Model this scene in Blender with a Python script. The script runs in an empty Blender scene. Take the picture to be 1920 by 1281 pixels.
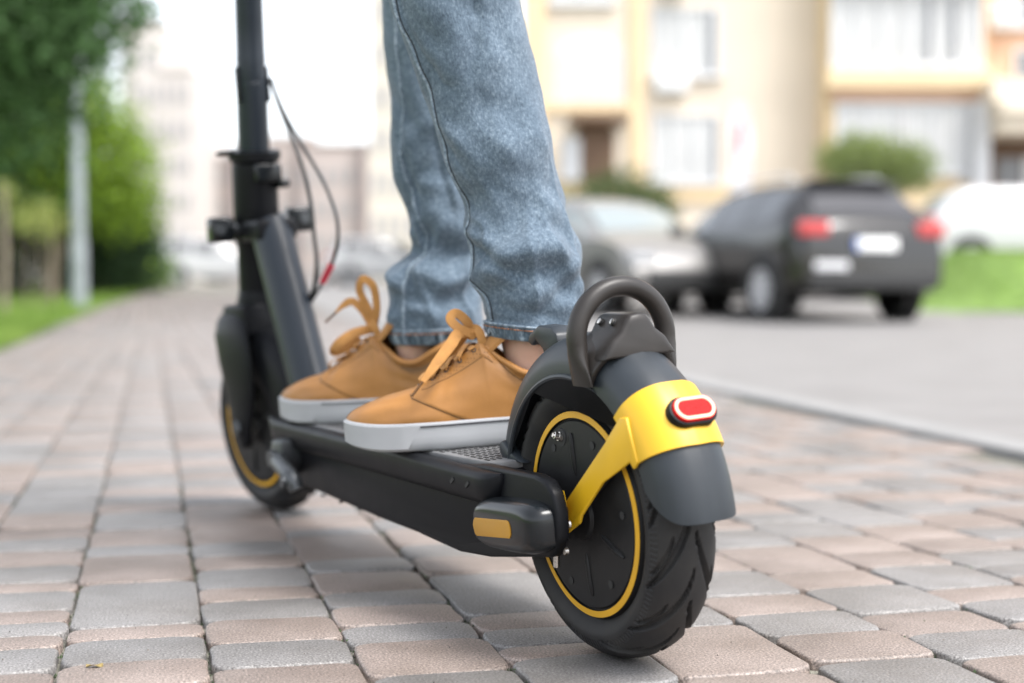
import bpy, bmesh, math, random
from mathutils import Vector, Matrix, noise as mnoise
S = bpy.context.scene
C = S.collection
R = math.radians
PI = math.pi
rng = random.Random(11)

# ------------------------------------------------------------------ camera, world, sun, exposure
cam_d = bpy.data.cameras.new('camera')
cam = bpy.data.objects.new('camera', cam_d)
C.objects.link(cam)
cam.location = (0, 0, .315)
cam.rotation_euler = (R(90 - 1.836), 0, 0)
cam_d.sensor_width = 36
cam_d.lens = 50
cam_d.clip_start = .05
cam_d.clip_end = 2000
cam_d.dof.use_dof = True
cam_d.dof.focus_distance = 1.27
cam_d.dof.aperture_fstop = 2.9
cam_d.dof.aperture_blades = 0
S.camera = cam

SUN_EL, SUN_AZ = 60, 128          # azimuth clockwise from the view direction
w = bpy.data.worlds.new('World')
S.world = w
w.use_nodes = True
wn = w.node_tree
for n in list(wn.nodes): wn.nodes.remove(n)
sky = wn.nodes.new('ShaderNodeTexSky')
sky.sky_type = 'NISHITA'
sky.sun_disc = False
sky.sun_elevation = R(SUN_EL)
sky.sun_rotation = R(SUN_AZ)
sky.dust_density = 2.2
sky.air_density = 1.0
hs = wn.nodes.new('ShaderNodeHueSaturation')
hs.inputs['Saturation'].default_value = .30
bg = wn.nodes.new('ShaderNodeBackground')
bg.inputs['Strength'].default_value = .15
wo = wn.nodes.new('ShaderNodeOutputWorld')
wn.links.new(sky.outputs[0], hs.inputs['Color'])
wn.links.new(hs.outputs[0], bg.inputs[0])
wn.links.new(bg.outputs[0], wo.inputs[0])
sun_d = bpy.data.lights.new('sun', 'SUN')
sun_d.energy = 1.45
sun_d.angle = R(26)
sun_d.color = (1, .97, .94)
sun = bpy.data.objects.new('sun', sun_d)
C.objects.link(sun)
el, az = R(SUN_EL), R(SUN_AZ)
sd = Vector((math.sin(az) * math.cos(el), math.cos(az) * math.cos(el), math.sin(el)))
sun.rotation_euler = sd.to_track_quat('Z', 'Y').to_euler()
sun.location = (5, 5, 12)
vs = S.view_settings
S.display_settings.display_device = 'sRGB'
vs.view_transform = 'Standard'
vs.look = 'None'
vs.gamma = 1
vs.use_curve_mapping = False
vs.exposure = 1.62


# ------------------------------------------------------------------ helpers
def smooth(a, b, x):
    t = min(1, max(0, (x - a) / (b - a)))
    return t * t * (3 - 2 * t)


def interp(tab, x):
    """smooth (monotone-ish) interpolation of a table [(x, v...)]"""
    if x <= tab[0][0]: return tab[0][1]
    if x >= tab[-1][0]: return tab[-1][1]
    for i in range(len(tab) - 1):
        if tab[i][0] <= x <= tab[i + 1][0]:
            x0, x1 = tab[i][0], tab[i + 1][0]
            t = (x - x0) / (x1 - x0)
            p1, p2 = tab[i][1], tab[i + 1][1]
            m1 = (p2 - tab[i - 1][1]) / (x1 - tab[i - 1][0]) * (x1 - x0) if i > 0 else (p2 - p1)
            m2 = (tab[i + 2][1] - p1) / (tab[i + 2][0] - x0) * (x1 - x0) if i + 2 < len(tab) else (p2 - p1)
            t2, t3 = t * t, t * t * t
            return (2*t3 - 3*t2 + 1) * p1 + (t3 - 2*t2 + t) * m1 + (-2*t3 + 3*t2) * p2 + (t3 - t2) * m2


def lin(tab, x):
    if x <= tab[0][0]: return tab[0][1]
    for (x0, v0), (x1, v1) in zip(tab, tab[1:]):
        if x <= x1: return v0 + (v1 - v0) * (x - x0) / (x1 - x0)
    return tab[-1][1]


def zt(x, y):
    """height of the terrain: flat near the camera, rising gently beyond 14 m"""
    if y < 13: z = 0
    elif y < 17: z = .035 * (y - 13) ** 2 / 8
    elif y < 25: z = .07 + .035 * (y - 17)
    elif y < 32: z = .35 + .035 * (y - 25) - .025 * (y - 25) ** 2 / 14
    else: z = .35 + .245 - .0875 + .01 * (y - 32)
    return z


class MB:
    def __init__(s): s.v, s.f = [], []

    def add(s, vs_, fs):
        o = len(s.v)
        s.v += [tuple(p) for p in vs_]
        s.f += [tuple(i + o for i in q) for q in fs]
        return s

    def box(s, c, d, m=None):
        q = [Vector((c[0] + d[0] * a / 2, c[1] + d[1] * b / 2, c[2] + d[2] * e / 2)) for e in (-1, 1) for b in (-1, 1) for a in (-1, 1)]
        if m: q = [m @ p for p in q]
        return s.add(q, [(0, 2, 3, 1), (4, 5, 7, 6), (0, 1, 5, 4), (2, 6, 7, 3), (0, 4, 6, 2), (1, 3, 7, 5)])

    def loft(s, rings, closed=True, cap=True, wrap=False):
        n = len(rings[0]); o = len(s.v)
        for r in rings: s.v += [tuple(p) for p in r]
        m = len(rings)
        for i in range(m if wrap else m - 1):
            for j in range(n if closed else n - 1):
                a, b = i * n + j, i * n + (j + 1) % n
                c, d = ((i + 1) % m) * n + (j + 1) % n, ((i + 1) % m) * n + j
                s.f.append((o + a, o + b, o + c, o + d))
        if cap and closed and not wrap:
            s.f.append(tuple(o + k for k in range(n))[::-1])
            s.f.append(tuple(o + (m - 1) * n + k for k in range(n)))
        return s

    def tube(s, path, r, n=12, cap=True, wrap=False):
        path = [Vector(p) for p in path]
        rings = []
        up = None
        N = len(path)
        for i, p in enumerate(path):
            if wrap: t = path[(i + 1) % N] - path[i - 1]
            else: t = path[min(i + 1, N - 1)] - path[max(i - 1, 0)]
            t.normalize()
            if up is None:
                up = Vector((0, 0, 1)) if abs(t.z) < .9 else Vector((1, 0, 0))
            a = t.cross(up).normalized()
            up = a.cross(t).normalized()
            rr = r(i / (N - 1)) if callable(r) else (r[i] if isinstance(r, (list, tuple)) else r)
            rings.append([p + (a * math.cos(k * 2 * PI / n) + up * math.sin(k * 2 * PI / n)) * rr for k in range(n)])
        return s.loft(rings, cap=cap, wrap=wrap)

    def ribbon(s, path, wid, nrm, th):
        """flat strip along path; nrm(i) = surface normal direction"""
        path = [Vector(p) for p in path]
        rings = []
        N = len(path)
        for i, p in enumerate(path):
            t = (path[min(i + 1, N - 1)] - path[max(i - 1, 0)]).normalized()
            nn = Vector(nrm(i / (N - 1)) if callable(nrm) else nrm)
            nn = (nn - t * nn.dot(t)).normalized()
            a = t.cross(nn)
            ww = (wid(i / (N - 1)) if callable(wid) else wid) / 2
            rings.append([p + a * ww * .85 + nn * th / 2, p + a * ww, p + a * ww * .85 - nn * th / 2,
                          p - a * ww * .85 - nn * th / 2, p - a * ww, p - a * ww * .85 + nn * th / 2])
        return s.loft(rings)

    def prism(s, poly, h0, h1, axis=1):
        """extrude a 2-D polygon (x,z) along y (axis=1), (y,z) along x (axis=0), (x,y) along z (axis=2)"""
        def P(a, b, h): return (a, h, b) if axis == 1 else ((h, a, b) if axis == 0 else (a, b, h))
        return s.loft([[P(a, b, h0) for a, b in poly], [P(a, b, h1) for a, b in poly]])

    def disc(s, c, r, n=16, axis='y', h=.002, r2=None):
        r2 = r if r2 is None else r2
        def P(a, b, hh): return (c[0] + a, c[1] + hh, c[2] + b) if axis == 'y' else ((c[0] + a, c[1] + b, c[2] + hh) if axis == 'z' else (c[0] + hh, c[1] + a, c[2] + b))
        k = [(math.cos(i * 2 * PI / n), math.sin(i * 2 * PI / n)) for i in range(n)]
        return s.loft([[P(a * r, b * r, 0) for a, b in k], [P(a * r2, b * r2, h) for a, b in k]])

    def mesh(s, name, angle=40):
        m = bpy.data.meshes.new(name)
        m.from_pydata(s.v, [], s.f)
        bm = bmesh.new(); bm.from_mesh(m)
        bmesh.ops.recalc_face_normals(bm, faces=bm.faces)
        bm.to_mesh(m); bm.free()
        if angle:
            m.shade_smooth()
            m.set_sharp_from_angle(angle=R(angle))
        return m

    def build(s, name, mat, parent=None, angle=40, bevel=0, seg=2):
        m = s.mesh(name, None if bevel else angle)
        if bevel:
            bm = bmesh.new(); bm.from_mesh(m)
            bmesh.ops.remove_doubles(bm, verts=bm.verts, dist=1e-5)
            ed = [e for e in bm.edges if len(e.link_faces) == 2 and e.calc_face_angle(0) > R(30)]
            bmesh.ops.bevel(bm, geom=ed, offset=bevel, segments=seg, profile=.5, affect='EDGES', clamp_overlap=True)
            bm.to_mesh(m); bm.free()
            m.shade_smooth(); m.set_sharp_from_angle(angle=R(angle or 40))
        m.materials.append(mat)
        return link(name, m, parent)


def link(name, mesh, parent=None, loc=None):
    o = bpy.data.objects.new(name, mesh)
    C.objects.link(o)
    if parent: o.parent = parent
    if loc: o.location = loc
    return o


def tag(o, label, cat, group=None):
    o['label'] = label; o['category'] = cat
    if group: o['group'] = group
    return o


def thing(name, label, cat, loc=(0, 0, 0), rotz=0, group=None, mw=None):
    o = bpy.data.objects.new(name, None)
    C.objects.link(o)
    o.empty_display_size = .1
    if mw is not None: o.matrix_world = mw
    else:
        o.location = loc; o.rotation_euler = (0, 0, rotz)
    return tag(o, label, cat, group)


def structure(o):
    o['kind'] = 'structure'
    return o


def copy_tree(o, parent=None):
    c = o.copy(); C.objects.link(c)
    if parent: c.parent = parent
    for ch in list(o.children): copy_tree(ch, c)
    return c


def mat(name, col, rough=.5, metal=0, var=0, vscale=20, bump=0, bscale=200, spec=.5, col2=None, coat=0, emit=0, rand=0, island=0, detail=4, transl=0, bdist=.002):
    m = bpy.data.materials.new(name)
    m.use_nodes = True
    t = m.node_tree
    p = t.nodes['Principled BSDF']
    p.inputs['Base Color'].default_value = (*col, 1)
    p.inputs['Roughness'].default_value = rough
    p.inputs['Metallic'].default_value = metal
    p.inputs['Specular IOR Level'].default_value = spec
    p.inputs['Coat Weight'].default_value = coat
    p.inputs['Coat Roughness'].default_value = .08
    tc = t.nodes.new('ShaderNodeTexCoord')
    last = None
    if var or col2:
        nz = t.nodes.new('ShaderNodeTexNoise')
        nz.inputs['Scale'].default_value = vscale
        nz.inputs['Detail'].default_value = detail
        t.links.new(tc.outputs['Object'], nz.inputs['Vector'])
        rp = t.nodes.new('ShaderNodeValToRGB')
        rp.color_ramp.elements[0].position = .32
        rp.color_ramp.elements[1].position = .68
        c2 = col2 if col2 else tuple(min(1, c * (1 + var)) for c in col)
        c1 = col if col2 else tuple(c * (1 - var) for c in col)
        rp.color_ramp.elements[0].color = (*c1, 1)
        rp.color_ramp.elements[1].color = (*c2, 1)
        t.links.new(nz.outputs['Fac'], rp.inputs['Fac'])
        last = rp.outputs['Color']
        rr = t.nodes.new('ShaderNodeMapRange')
        rr.inputs['To Min'].default_value = max(0, rough - .08)
        rr.inputs['To Max'].default_value = min(1, rough + .08)
        t.links.new(nz.outputs['Fac'], rr.inputs['Value'])
        t.links.new(rr.outputs[0], p.inputs['Roughness'])
    if rand or island:
        if island:
            g = t.nodes.new('ShaderNodeNewGeometry'); src = g.outputs['Random Per Island']; amt = island
        else:
            g = t.nodes.new('ShaderNodeObjectInfo'); src = g.outputs['Random']; amt = rand
        mr = t.nodes.new('ShaderNodeMapRange')
        mr.inputs['To Min'].default_value = 1 - amt
        mr.inputs['To Max'].default_value = 1 + amt
        t.links.new(src, mr.inputs['Value'])
        hv = t.nodes.new('ShaderNodeHueSaturation')
        t.links.new(mr.outputs[0], hv.inputs['Value'])
        if last: t.links.new(last, hv.inputs['Color'])
        else: hv.inputs['Color'].default_value = (*col, 1)
        last = hv.outputs['Color']
    if last: t.links.new(last, p.inputs['Base Color'])
    if bump:
        nb = t.nodes.new('ShaderNodeTexNoise')
        nb.inputs['Scale'].default_value = bscale
        nb.inputs['Detail'].default_value = 5
        t.links.new(tc.outputs['Object'], nb.inputs['Vector'])
        b = t.nodes.new('ShaderNodeBump')
        b.inputs['Strength'].default_value = bump
        b.inputs['Distance'].default_value = bdist
        t.links.new(nb.outputs['Fac'], b.inputs['Height'])
        t.links.new(b.outputs[0], p.inputs['Normal'])
    if emit:
        p.inputs['Emission Color'].default_value = (*col, 1)
        p.inputs['Emission Strength'].default_value = emit
    if transl:
        tr = t.nodes.new('ShaderNodeBsdfTranslucent')
        mx = t.nodes.new('ShaderNodeMixShader')
        mx.inputs[0].default_value = transl
        if last: t.links.new(last, tr.inputs[0])
        else: tr.inputs[0].default_value = (*col, 1)
        t.links.new(p.outputs[0], mx.inputs[1]); t.links.new(tr.outputs[0], mx.inputs[2])
        t.links.new(mx.outputs[0], t.nodes['Material Output'].inputs[0])
    return m


M = {}
M['joint'] = mat('joint soil', (.14, .135, .11), .95, var=.5, vscale=60, bump=.8, bscale=300, bdist=.004)
M['asphalt'] = mat('pale asphalt', (.180, .173, .167), .7, var=.10, vscale=3, bump=.3, bscale=150)
M['concrete'] = mat('kerb concrete', (.225, .222, .216), .8, var=.08, vscale=8, bump=.2, bscale=120, rand=.06)
M['grass'] = mat('grass', (.12, .21, .04), .8, col2=(.22, .31, .07), vscale=2.5, transl=.3, spec=.15)
M['turf'] = mat('turf', (.13, .21, .045), .95, var=.3, vscale=5)
M['land'] = mat('far ground', (.25, .24, .2), .95, var=.1, vscale=.2)
M['blackplastic'] = mat('black plastic', (.0065, .007, .0085), .42, var=.12, vscale=30, bump=.05, bscale=900, bdist=.0004, spec=.14)
M['greyplastic'] = mat('charcoal plastic', (.019, .0235, .0285), .43, var=.14, vscale=32, detail=7, bump=.06, bscale=1200, bdist=.0003, spec=0.4)
M['ringplastic'] = mat('satin rubber', (.022, .019, .017), .40, var=.15, vscale=40, bump=.08, bscale=500, bdist=.0005, spec=0.35)
M['paint'] = mat('graphite paint', (.011, .0165, .024), .38, var=.06, vscale=15, spec=0.35)
M['gloss'] = mat('glossy black plastic', (.007, .0085, .010), .22, var=.1, vscale=30, spec=0.4)
M['hub'] = mat('hub cover', (.011, .011, .0115), .45, var=.15, vscale=40, bump=.05, bscale=700, bdist=.0004, spec=0.25)
M['rubber'] = mat('tyre rubber', (.016, .016, .0172), .62, col2=(.030, .0285, .027), vscale=28, detail=8, bump=.12, bscale=900, bdist=.0005, spec=0.25)
M['mat'] = mat('deck mat rubber', (.15, .15, .152), .6, var=.12, vscale=60, bump=.1, bscale=800, bdist=.0004)
M['dash'] = mat('mat dash', (.02, .02, .02), .7)
M['yellow'] = mat('yellow plastic', (.64, .375, .011), .42, var=.03, vscale=25, bump=.05, bscale=900, bdist=.0003)
M['ringyellow'] = mat('yellow print', (.62, .33, .012), .5, var=.05, vscale=40)
M['amber'] = mat('amber reflector', (.44, .215, .012), .25, bump=.5, bscale=1800, bdist=.0006)
M['redlens'] = mat('red lens', (.34, .006, .006), .45, var=.45, vscale=420, spec=.12, emit=.08, bump=.6, bscale=900, bdist=.001)
M['redglow'] = mat('light guide', (1, .27, .20), .4, spec=.1, emit=.95)
M['steel'] = mat('steel', (.55, .53, .50), .28, 1, var=.1, vscale=200)
M['darkmetal'] = mat('dark metal', (.07, .075, .08), .4, .6, var=.15, vscale=60)
M['cable'] = mat('cable sheath', (.02, .02, .02), .45)
M['redsleeve'] = mat('red sleeve', (.5, .02, .05), .4)
M['suede'] = mat('mustard leather', (.315, .140, .032), .50, var=.14, vscale=22, bump=.35, bscale=900, bdist=.0006, spec=.5)
M['suedelight'] = mat('mustard canvas', (.34, .16, .045), .8, var=.14, vscale=45, bump=.3, bscale=1500, bdist=.0005)
M['lace'] = mat('lace', (.42, .20, .055), .8, var=.12, vscale=90, bump=.5, bscale=2200, bdist=.0006)
M['thread'] = mat('dark seam', (.10, .045, .012), .8)
M['sole'] = mat('white rubber', (.32, .326, .338), .5, var=.05, vscale=22, bump=.06, bscale=500, bdist=.0005)
M['pinstripe'] = mat('dark pinstripe', (.03, .03, .035), .6)
M['skin'] = mat('skin', (.52, .32, .235), .5, var=.1, vscale=40, bump=.15, bscale=500, bdist=.0005)
M['skin'].node_tree.nodes['Principled BSDF'].inputs['Subsurface Weight'].default_value = .15
M['skin'].node_tree.nodes['Principled BSDF'].inputs['Subsurface Scale'].default_value = .01
M['lining'] = mat('shoe lining', (.20, .11, .05), .9)


def denim(name, dark, mid, light, lo=.36, hi=.62, streak=0):
    m = bpy.data.materials.new(name); m.use_nodes = True
    t = m.node_tree; p = t.nodes['Principled BSDF']
    p.inputs['Roughness'].default_value = .85
    p.inputs['Specular IOR Level'].default_value = .2
    p.inputs['Sheen Weight'].default_value = .15
    tc = t.nodes.new('ShaderNodeTexCoord')
    def nz(sc, det, rg=.6, vec=None):
        n = t.nodes.new('ShaderNodeTexNoise')
        n.inputs['Scale'].default_value = sc; n.inputs['Detail'].default_value = det; n.inputs['Roughness'].default_value = rg
        t.links.new(vec if vec else tc.outputs['Object'], n.inputs['Vector'])
        return n.outputs['Fac']
    mp = t.nodes.new('ShaderNodeMapping')
    mp.inputs['Scale'].default_value = (1, 1, .35)
    t.links.new(tc.outputs['Object'], mp.inputs['Vector'])
    a = nz(13, 3)
    b = nz(250, 3, .75)
    if streak:
        mp2 = t.nodes.new('ShaderNodeMapping'); mp2.inputs['Scale'].default_value = (1, 1, .12)
        t.links.new(tc.outputs['Object'], mp2.inputs['Vector'])
        b = nz(150, 2, .6, mp2.outputs[0])
    c = nz(700, 2, .6, mp.outputs[0])
    def mth(op, x, y):
        n = t.nodes.new('ShaderNodeMath'); n.operation = op
        for i, q in enumerate((x, y)):
            if isinstance(q, (int, float)): n.inputs[i].default_value = q
            else: t.links.new(q, n.inputs[i])
        return n.outputs[0]
    s = mth('ADD', mth('ADD', mth('MULTIPLY', a, .15), mth('MULTIPLY', b, .54)), mth('MULTIPLY', c, .31))
    rp = t.nodes.new('ShaderNodeValToRGB')
    e = rp.color_ramp.elements
    e[0].position = lo; e[0].color = (*dark, 1)
    e[1].position = hi; e[1].color = (*light, 1)
    k = e.new((lo + hi) / 2); k.color = (*mid, 1)
    t.links.new(s, rp.inputs['Fac'])
    t.links.new(rp.outputs['Color'], p.inputs['Base Color'])
    bp = t.nodes.new('ShaderNodeBump')
    bp.inputs['Strength'].default_value = .55; bp.inputs['Distance'].default_value = .0012
    t.links.new(mth('ADD', c, mth('MULTIPLY', b, .8)), bp.inputs['Height'])
    t.links.new(bp.outputs[0], p.inputs['Normal'])
    return m


M['denim'] = denim('washed denim', (.036, .053, .073), (.092, .128, .167), (.215, .270, .320), .30, .70)
M['hem'] = denim('hem denim', (.028, .042, .055), (.085, .118, .145), (.32, .38, .42), .37, .64, 1)
M['stitch'] = mat('rust thread', (.30, .13, .06), .8, var=.4, vscale=400)
M['seamshadow'] = mat('painted seam shadow', (.030, .038, .046), .9)
M['seam'] = denim('faded seam denim', (.06, .09, .12), (.17, .22, .27), (.36, .42, .47))


def paver_mat(name, a, b, island):
    m = mat(name, a, .56, spec=.75, col2=b, vscale=9, bump=.55, bscale=330, bdist=.0012, rand=0 if island else .09, island=.09 if island else 0, detail=8)
    t = m.node_tree
    p = t.nodes['Principled BSDF']
    # grit: fine light and dark grains
    tc = t.nodes.new('ShaderNodeTexCoord')
    nz = t.nodes.new('ShaderNodeTexNoise'); nz.inputs['Scale'].default_value = 480; nz.inputs['Detail'].default_value = 2
    t.links.new(tc.outputs['Object'], nz.inputs['Vector'])
    rp = t.nodes.new('ShaderNodeValToRGB')
    e = rp.color_ramp.elements
    e[0].position = .33; e[0].color = (.35, .33, .31, 1)
    e[1].position = .66; e[1].color = (1.75, 1.75, 1.75, 1)
    k = e.new(.42); k.color = (.88, .88, .88, 1)
    k = e.new(.57); k.color = (1.10, 1.10, 1.10, 1)
    t.links.new(nz.outputs['Fac'], rp.inputs['Fac'])
    mx = t.nodes.new('ShaderNodeMix'); mx.data_type = 'RGBA'; mx.blend_type = 'MULTIPLY'
    mx.inputs['Factor'].default_value = 1
    src = p.inputs['Base Color'].links[0].from_socket
    t.links.new(src, mx.inputs['A']); t.links.new(rp.outputs['Color'], mx.inputs['B'])
    # worn and soiled patches that run across several stones
    ge = t.nodes.new('ShaderNodeNewGeometry')
    n2 = t.nodes.new('ShaderNodeTexNoise'); n2.inputs['Scale'].default_value = 5; n2.inputs['Detail'].default_value = 6; n2.inputs['Roughness'].default_value = .65
    t.links.new(ge.outputs['Position'], n2.inputs['Vector'])
    r2 = t.nodes.new('ShaderNodeValToRGB')
    r2.color_ramp.elements[0].position = .36; r2.color_ramp.elements[0].color = (.74, .72, .69, 1)
    r2.color_ramp.elements[1].position = .60; r2.color_ramp.elements[1].color = (1.06, 1.06, 1.06, 1)
    t.links.new(n2.outputs['Fac'], r2.inputs['Fac'])
    m2 = t.nodes.new('ShaderNodeMix'); m2.data_type = 'RGBA'; m2.blend_type = 'MULTIPLY'; m2.inputs['Factor'].default_value = 1
    t.links.new(mx.outputs['Result'], m2.inputs['A']); t.links.new(r2.outputs['Color'], m2.inputs['B'])
    t.links.new(m2.outputs['Result'], p.inputs['Base Color'])
    return m


PK = ((.178, .141, .121), (.216, .176, .154))
GY = ((.150, .143, .138), (.180, .172, .166))
M['pink'] = paver_mat('pink paver', *PK, False)
M['grey'] = paver_mat('grey paver', *GY, False)
M['pinkfar'] = paver_mat('pink pavers', *PK, True)
M['greyfar'] = paver_mat('grey pavers', *GY, True)

# ------------------------------------------------------------------ ground, road, pavement
AV = Vector((-.247, .969, 0))          # direction the paver columns run
RV = Vector((.969, .247, 0))           # across them, to the right


def kerb_x(y):
    return interp([(-6, 2.7), (0, 1.55), (1.8, 1.17), (2.79, .996), (4.64, .68), (6, .47), (9, -.15), (18, -2.3), (30, -5.2), (60, -13)], y)


def grass_x(y):
    return lin([(-6, 1.2), (0, -.90), (8.4, -3.02), (14.7, -4.72), (20, -5.75), (24, -6.35), (28, -7.1), (40, -9.9), (60, -14.5)], y) if y > 0 else -.93 - .255 * y


def sheet(xa, xb, ys, dz, nx=6):
    mb = MB(); rings = []
    for y in ys:
        a, b = xa(y), xb(y)
        rings.append([(a + (b - a) * i / nx, y, zt(0, y) + dz) for i in range(nx + 1)])
    return mb.loft(rings, closed=False, cap=False)


YS = [-6, -3, -1, 0, 1, 2, 3, 4, 5, 6, 7, 8, 9, 10, 11, 12, 13, 14, 15, 16, 17, 18, 20, 22, 24, 26, 28, 30, 32, 35, 40, 45, 50, 60]
structure(sheet(lambda y: -700, lambda y: 700, [-200, -50] + YS + [80, 120, 200, 400, 900], -.075, 30).build('ground', M['land']))
structure(sheet(lambda y: kerb_x(y) + .10, lambda y: 60, YS + [70, 90], -.022, 14).build('road', M['asphalt']))
pav = structure(sheet(lambda y: grass_x(y) - .02, lambda y: kerb_x(y) + .01, YS, -.010, 8).build('pavement', M['joint']))
structure(sheet(lambda y: grass_x(y) - 40, lambda y: grass_x(y) - .0, YS, .004, 10).build('lawn', M['turf']))


def paver_outline(L, W, rnd, n):
    """outline of one tumbled paver: bulging sides, rounded corners, uneven"""
    hl, hw = L / 2 - .0006, W / 2 - .0011
    pts = []
    q = n // 4
    for c, (sx, sy) in enumerate(((1, 1), (-1, 1), (-1, -1), (1, -1))):
        rx = rnd.uniform(.014, .028)                      # corners rounded off far along the short ends
        ry = min(rnd.uniform(.010, .020), hl * .55)
        for k in range(q - 1):
            a = PI / 2 * k / (q - 2)
            if c % 2: a = PI / 2 - a
            pts.append((sx * (hw - rx + rx * math.cos(a)), sy * (hl - ry + ry * math.sin(a))))
        if c % 2 == 0: pts.append((rnd.uniform(-.01, .01), sy * (hl + rnd.uniform(-.0005, .0018))))
        else: pts.append((sx * (hw + rnd.uniform(-.0014, .0010)), rnd.uniform(-.004, .004)))
    return [(x + rnd.gauss(0, .0005), y_ + rnd.gauss(0, .0005)) for x, y_ in pts]


def paver_rings(L, W, rnd, n):
    o = paver_outline(L, W, rnd, n)
    def ins(d, z):
        return [(x * (1 - d / (W / 2)), y * (1 - d / max(.02, L / 2)), z) for x, y in o]
    return [ins(0, -.03), ins(0, -.0030), ins(.0010, -.0008), ins(.0030, 0)]


def paver_geo(mb, rings, T=None):
    if T: rings = [[T @ Vector(p) for p in r] for r in rings]
    n = len(rings[0]); o = len(mb.v)
    for r in rings: mb.v += [tuple(p) for p in r]
    for i in range(len(rings) - 1):
        for j in range(n):
            mb.f.append((o + i*n + j, o + i*n + (j+1) % n, o + (i+1)*n + (j+1) % n, o + (i+1)*n + j))
    k = (len(rings) - 1) * n
    mb.f.append(tuple(o + k + j for j in range(n)))


PITCH, U0 = .1255, .048
FIX = {  # the columns seen sharply: where one stone meets the next, and the colour of each stone
    -1: ([1.05, 1.15, 1.25, 1.332, 1.382, 1.438, 1.496, 1.591, 1.644, 1.745, 1.85], 'gpgpgpgpgp'),
    0: ([1.02, 1.10, 1.178, 1.261, 1.351, 1.406, 1.612, 1.782, 1.86], 'gppgpgpg'),
    1: ([1.03, 1.13, 1.223, 1.306, 1.398, 1.494, 1.558, 1.672, 1.75], 'gpgpgpgp'),
    2: ([1.04, 1.163, 1.276, 1.347, 1.43, 1.504, 1.619, 1.70], 'gpgpgpg'),
    3: ([1.09, 1.189, 1.238, 1.301, 1.368, 1.569, 1.68], 'gpgpgp'),
}
# column k lies between U0+(k-1)*PITCH and U0+k*PITCH
stones = []
for k in range(-9, 22):
    uc = U0 + (k - .5) * PITCH
    segs = []
    v = -5.0 + rng.uniform(0, .1)
    col = rng.random() < .5
    fix = FIX.get(k)
    vmax = 26
    while v < vmax:
        if fix and v < fix[0][0] < v + .14:
            if fix[0][0] - v > .03: segs.append((v, fix[0][0], col))
            for a, b, c in zip(fix[0], fix[0][1:], fix[1]): segs.append((a, b, c == 'p'))
            v = fix[0][-1]; col = fix[1][-1] != 'p'; continue
        L = rng.choice((.065, .09, .09, .125, .125, .165))
        segs.append((v, v + L, col))
        v += L
        col = (not col) if rng.random() < .82 else col
    for a, b, c in segs: stones.append((uc, (a + b) / 2, b - a, c))
vis = []
fn, ff = 0, 0
mbs = {True: MB(), False: MB()}
for uc, v, L, c in stones:
    p = RV * uc + AV * v
    if p.y < -4 or p.x > kerb_x(p.y) - .05 or p.x < grass_x(p.y) + .055: continue
    d = p.y
    infr = d > 1.05 and abs(p.x) < .37 * d + .08
    vis.append(((0 if infr else 1), d if infr else abs(d - 1), uc, v, L, c, p))
vis.sort(key=lambda q: q[:2])
rz = -math.atan2(.247, .969) * -1
ROT = Matrix.Rotation(math.atan2(.969, -.247) - PI / 2, 4, 'Z')
for i, (out, d, uc, v, L, c, p) in enumerate(vis):
    rnd = random.Random(int(uc * 1e4) * 7919 + int(v * 1e4))
    tilt = Matrix.Rotation(rnd.gauss(0, .010), 4, 'X') @ Matrix.Rotation(rnd.gauss(0, .007), 4, 'Y')
    T = Matrix.Translation((p.x, p.y, zt(p.x, p.y) + rnd.uniform(-.0022, .0006))) @ ROT @ Matrix.Rotation(rnd.gauss(0, .007), 4, 'Z') @ Matrix.Translation((rnd.gauss(0, .0009), 0, 0)) @ tilt
    if i < 300:
        mb = MB(); paver_geo(mb, paver_rings(L, PITCH, rnd, 20))
        o = mb.build('paver', M['pink'] if c else M['grey'], pav, angle=60)
        o.matrix_world = T
    else:
        far = p.y > 5 or out
        r = paver_rings(L, PITCH, rnd, 12)
        if far: r = r[1:3] + r[3:]
        paver_geo(mbs[c], r, T)
for c in (True, False):
    o = mbs[c].build('paver', M['pinkfar'] if c else M['greyfar'], pav, angle=60)
    o['kind'] = 'stuff'
# moss and crumbs in the wider joints
mb = MB()
for i in range(5200):
    k = rng.randint(-5, 9)
    v = rng.uniform(.95, 2.6)
    u = U0 + k * PITCH + rng.gauss(0, .004)
    if rng.random() < .3: u += rng.uniform(-.06, .06)
    p = RV * u + AV * v
    s = rng.uniform(.0006, .0021)
    z0 = -.0095 + rng.uniform(0, .006)
    a = rng.uniform(0, 6.28)
    mb.add([(p.x + s * math.cos(a + t), p.y + s * math.sin(a + t), z0) for t in (0, 2.1, 4.2)] + [(p.x, p.y, z0 + s * 1.6)], [(0, 1, 3), (1, 2, 3), (2, 0, 3)])
gr = MB()
for i in range(420):
    v = rng.uniform(.95, 2.8); u = rng.uniform(-.45, 1.0)
    p = RV * u + AV * v
    s_ = rng.uniform(.0004, .0011); a = rng.uniform(0, 6.28)
    gr.add([(p.x + s_ * math.cos(a + t_), p.y + s_ * math.sin(a + t_), -.0004) for t_ in (0, 1.7, 3.3, 4.8)] + [(p.x, p.y, s_ * 1.1)], [(0, 1, 4), (1, 2, 4), (2, 3, 4), (3, 0, 4)])
M['grit'] = mat('grit', (.12, .105, .09), .9, island=.7)
o = gr.build('grit', M['grit'], angle=0); o['kind'] = 'stuff'
tag(o, 'scattered grains of dark grit lying on the paving stones', 'grit')
M['moss'] = mat('moss', (.045, .065, .03), .95, island=.6)
o = mb.build('moss', M['moss'], angle=0); o['kind'] = 'stuff'
tag(o, 'dark moss and crumbs of soil lying in the joints of the paving', 'moss')

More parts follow.
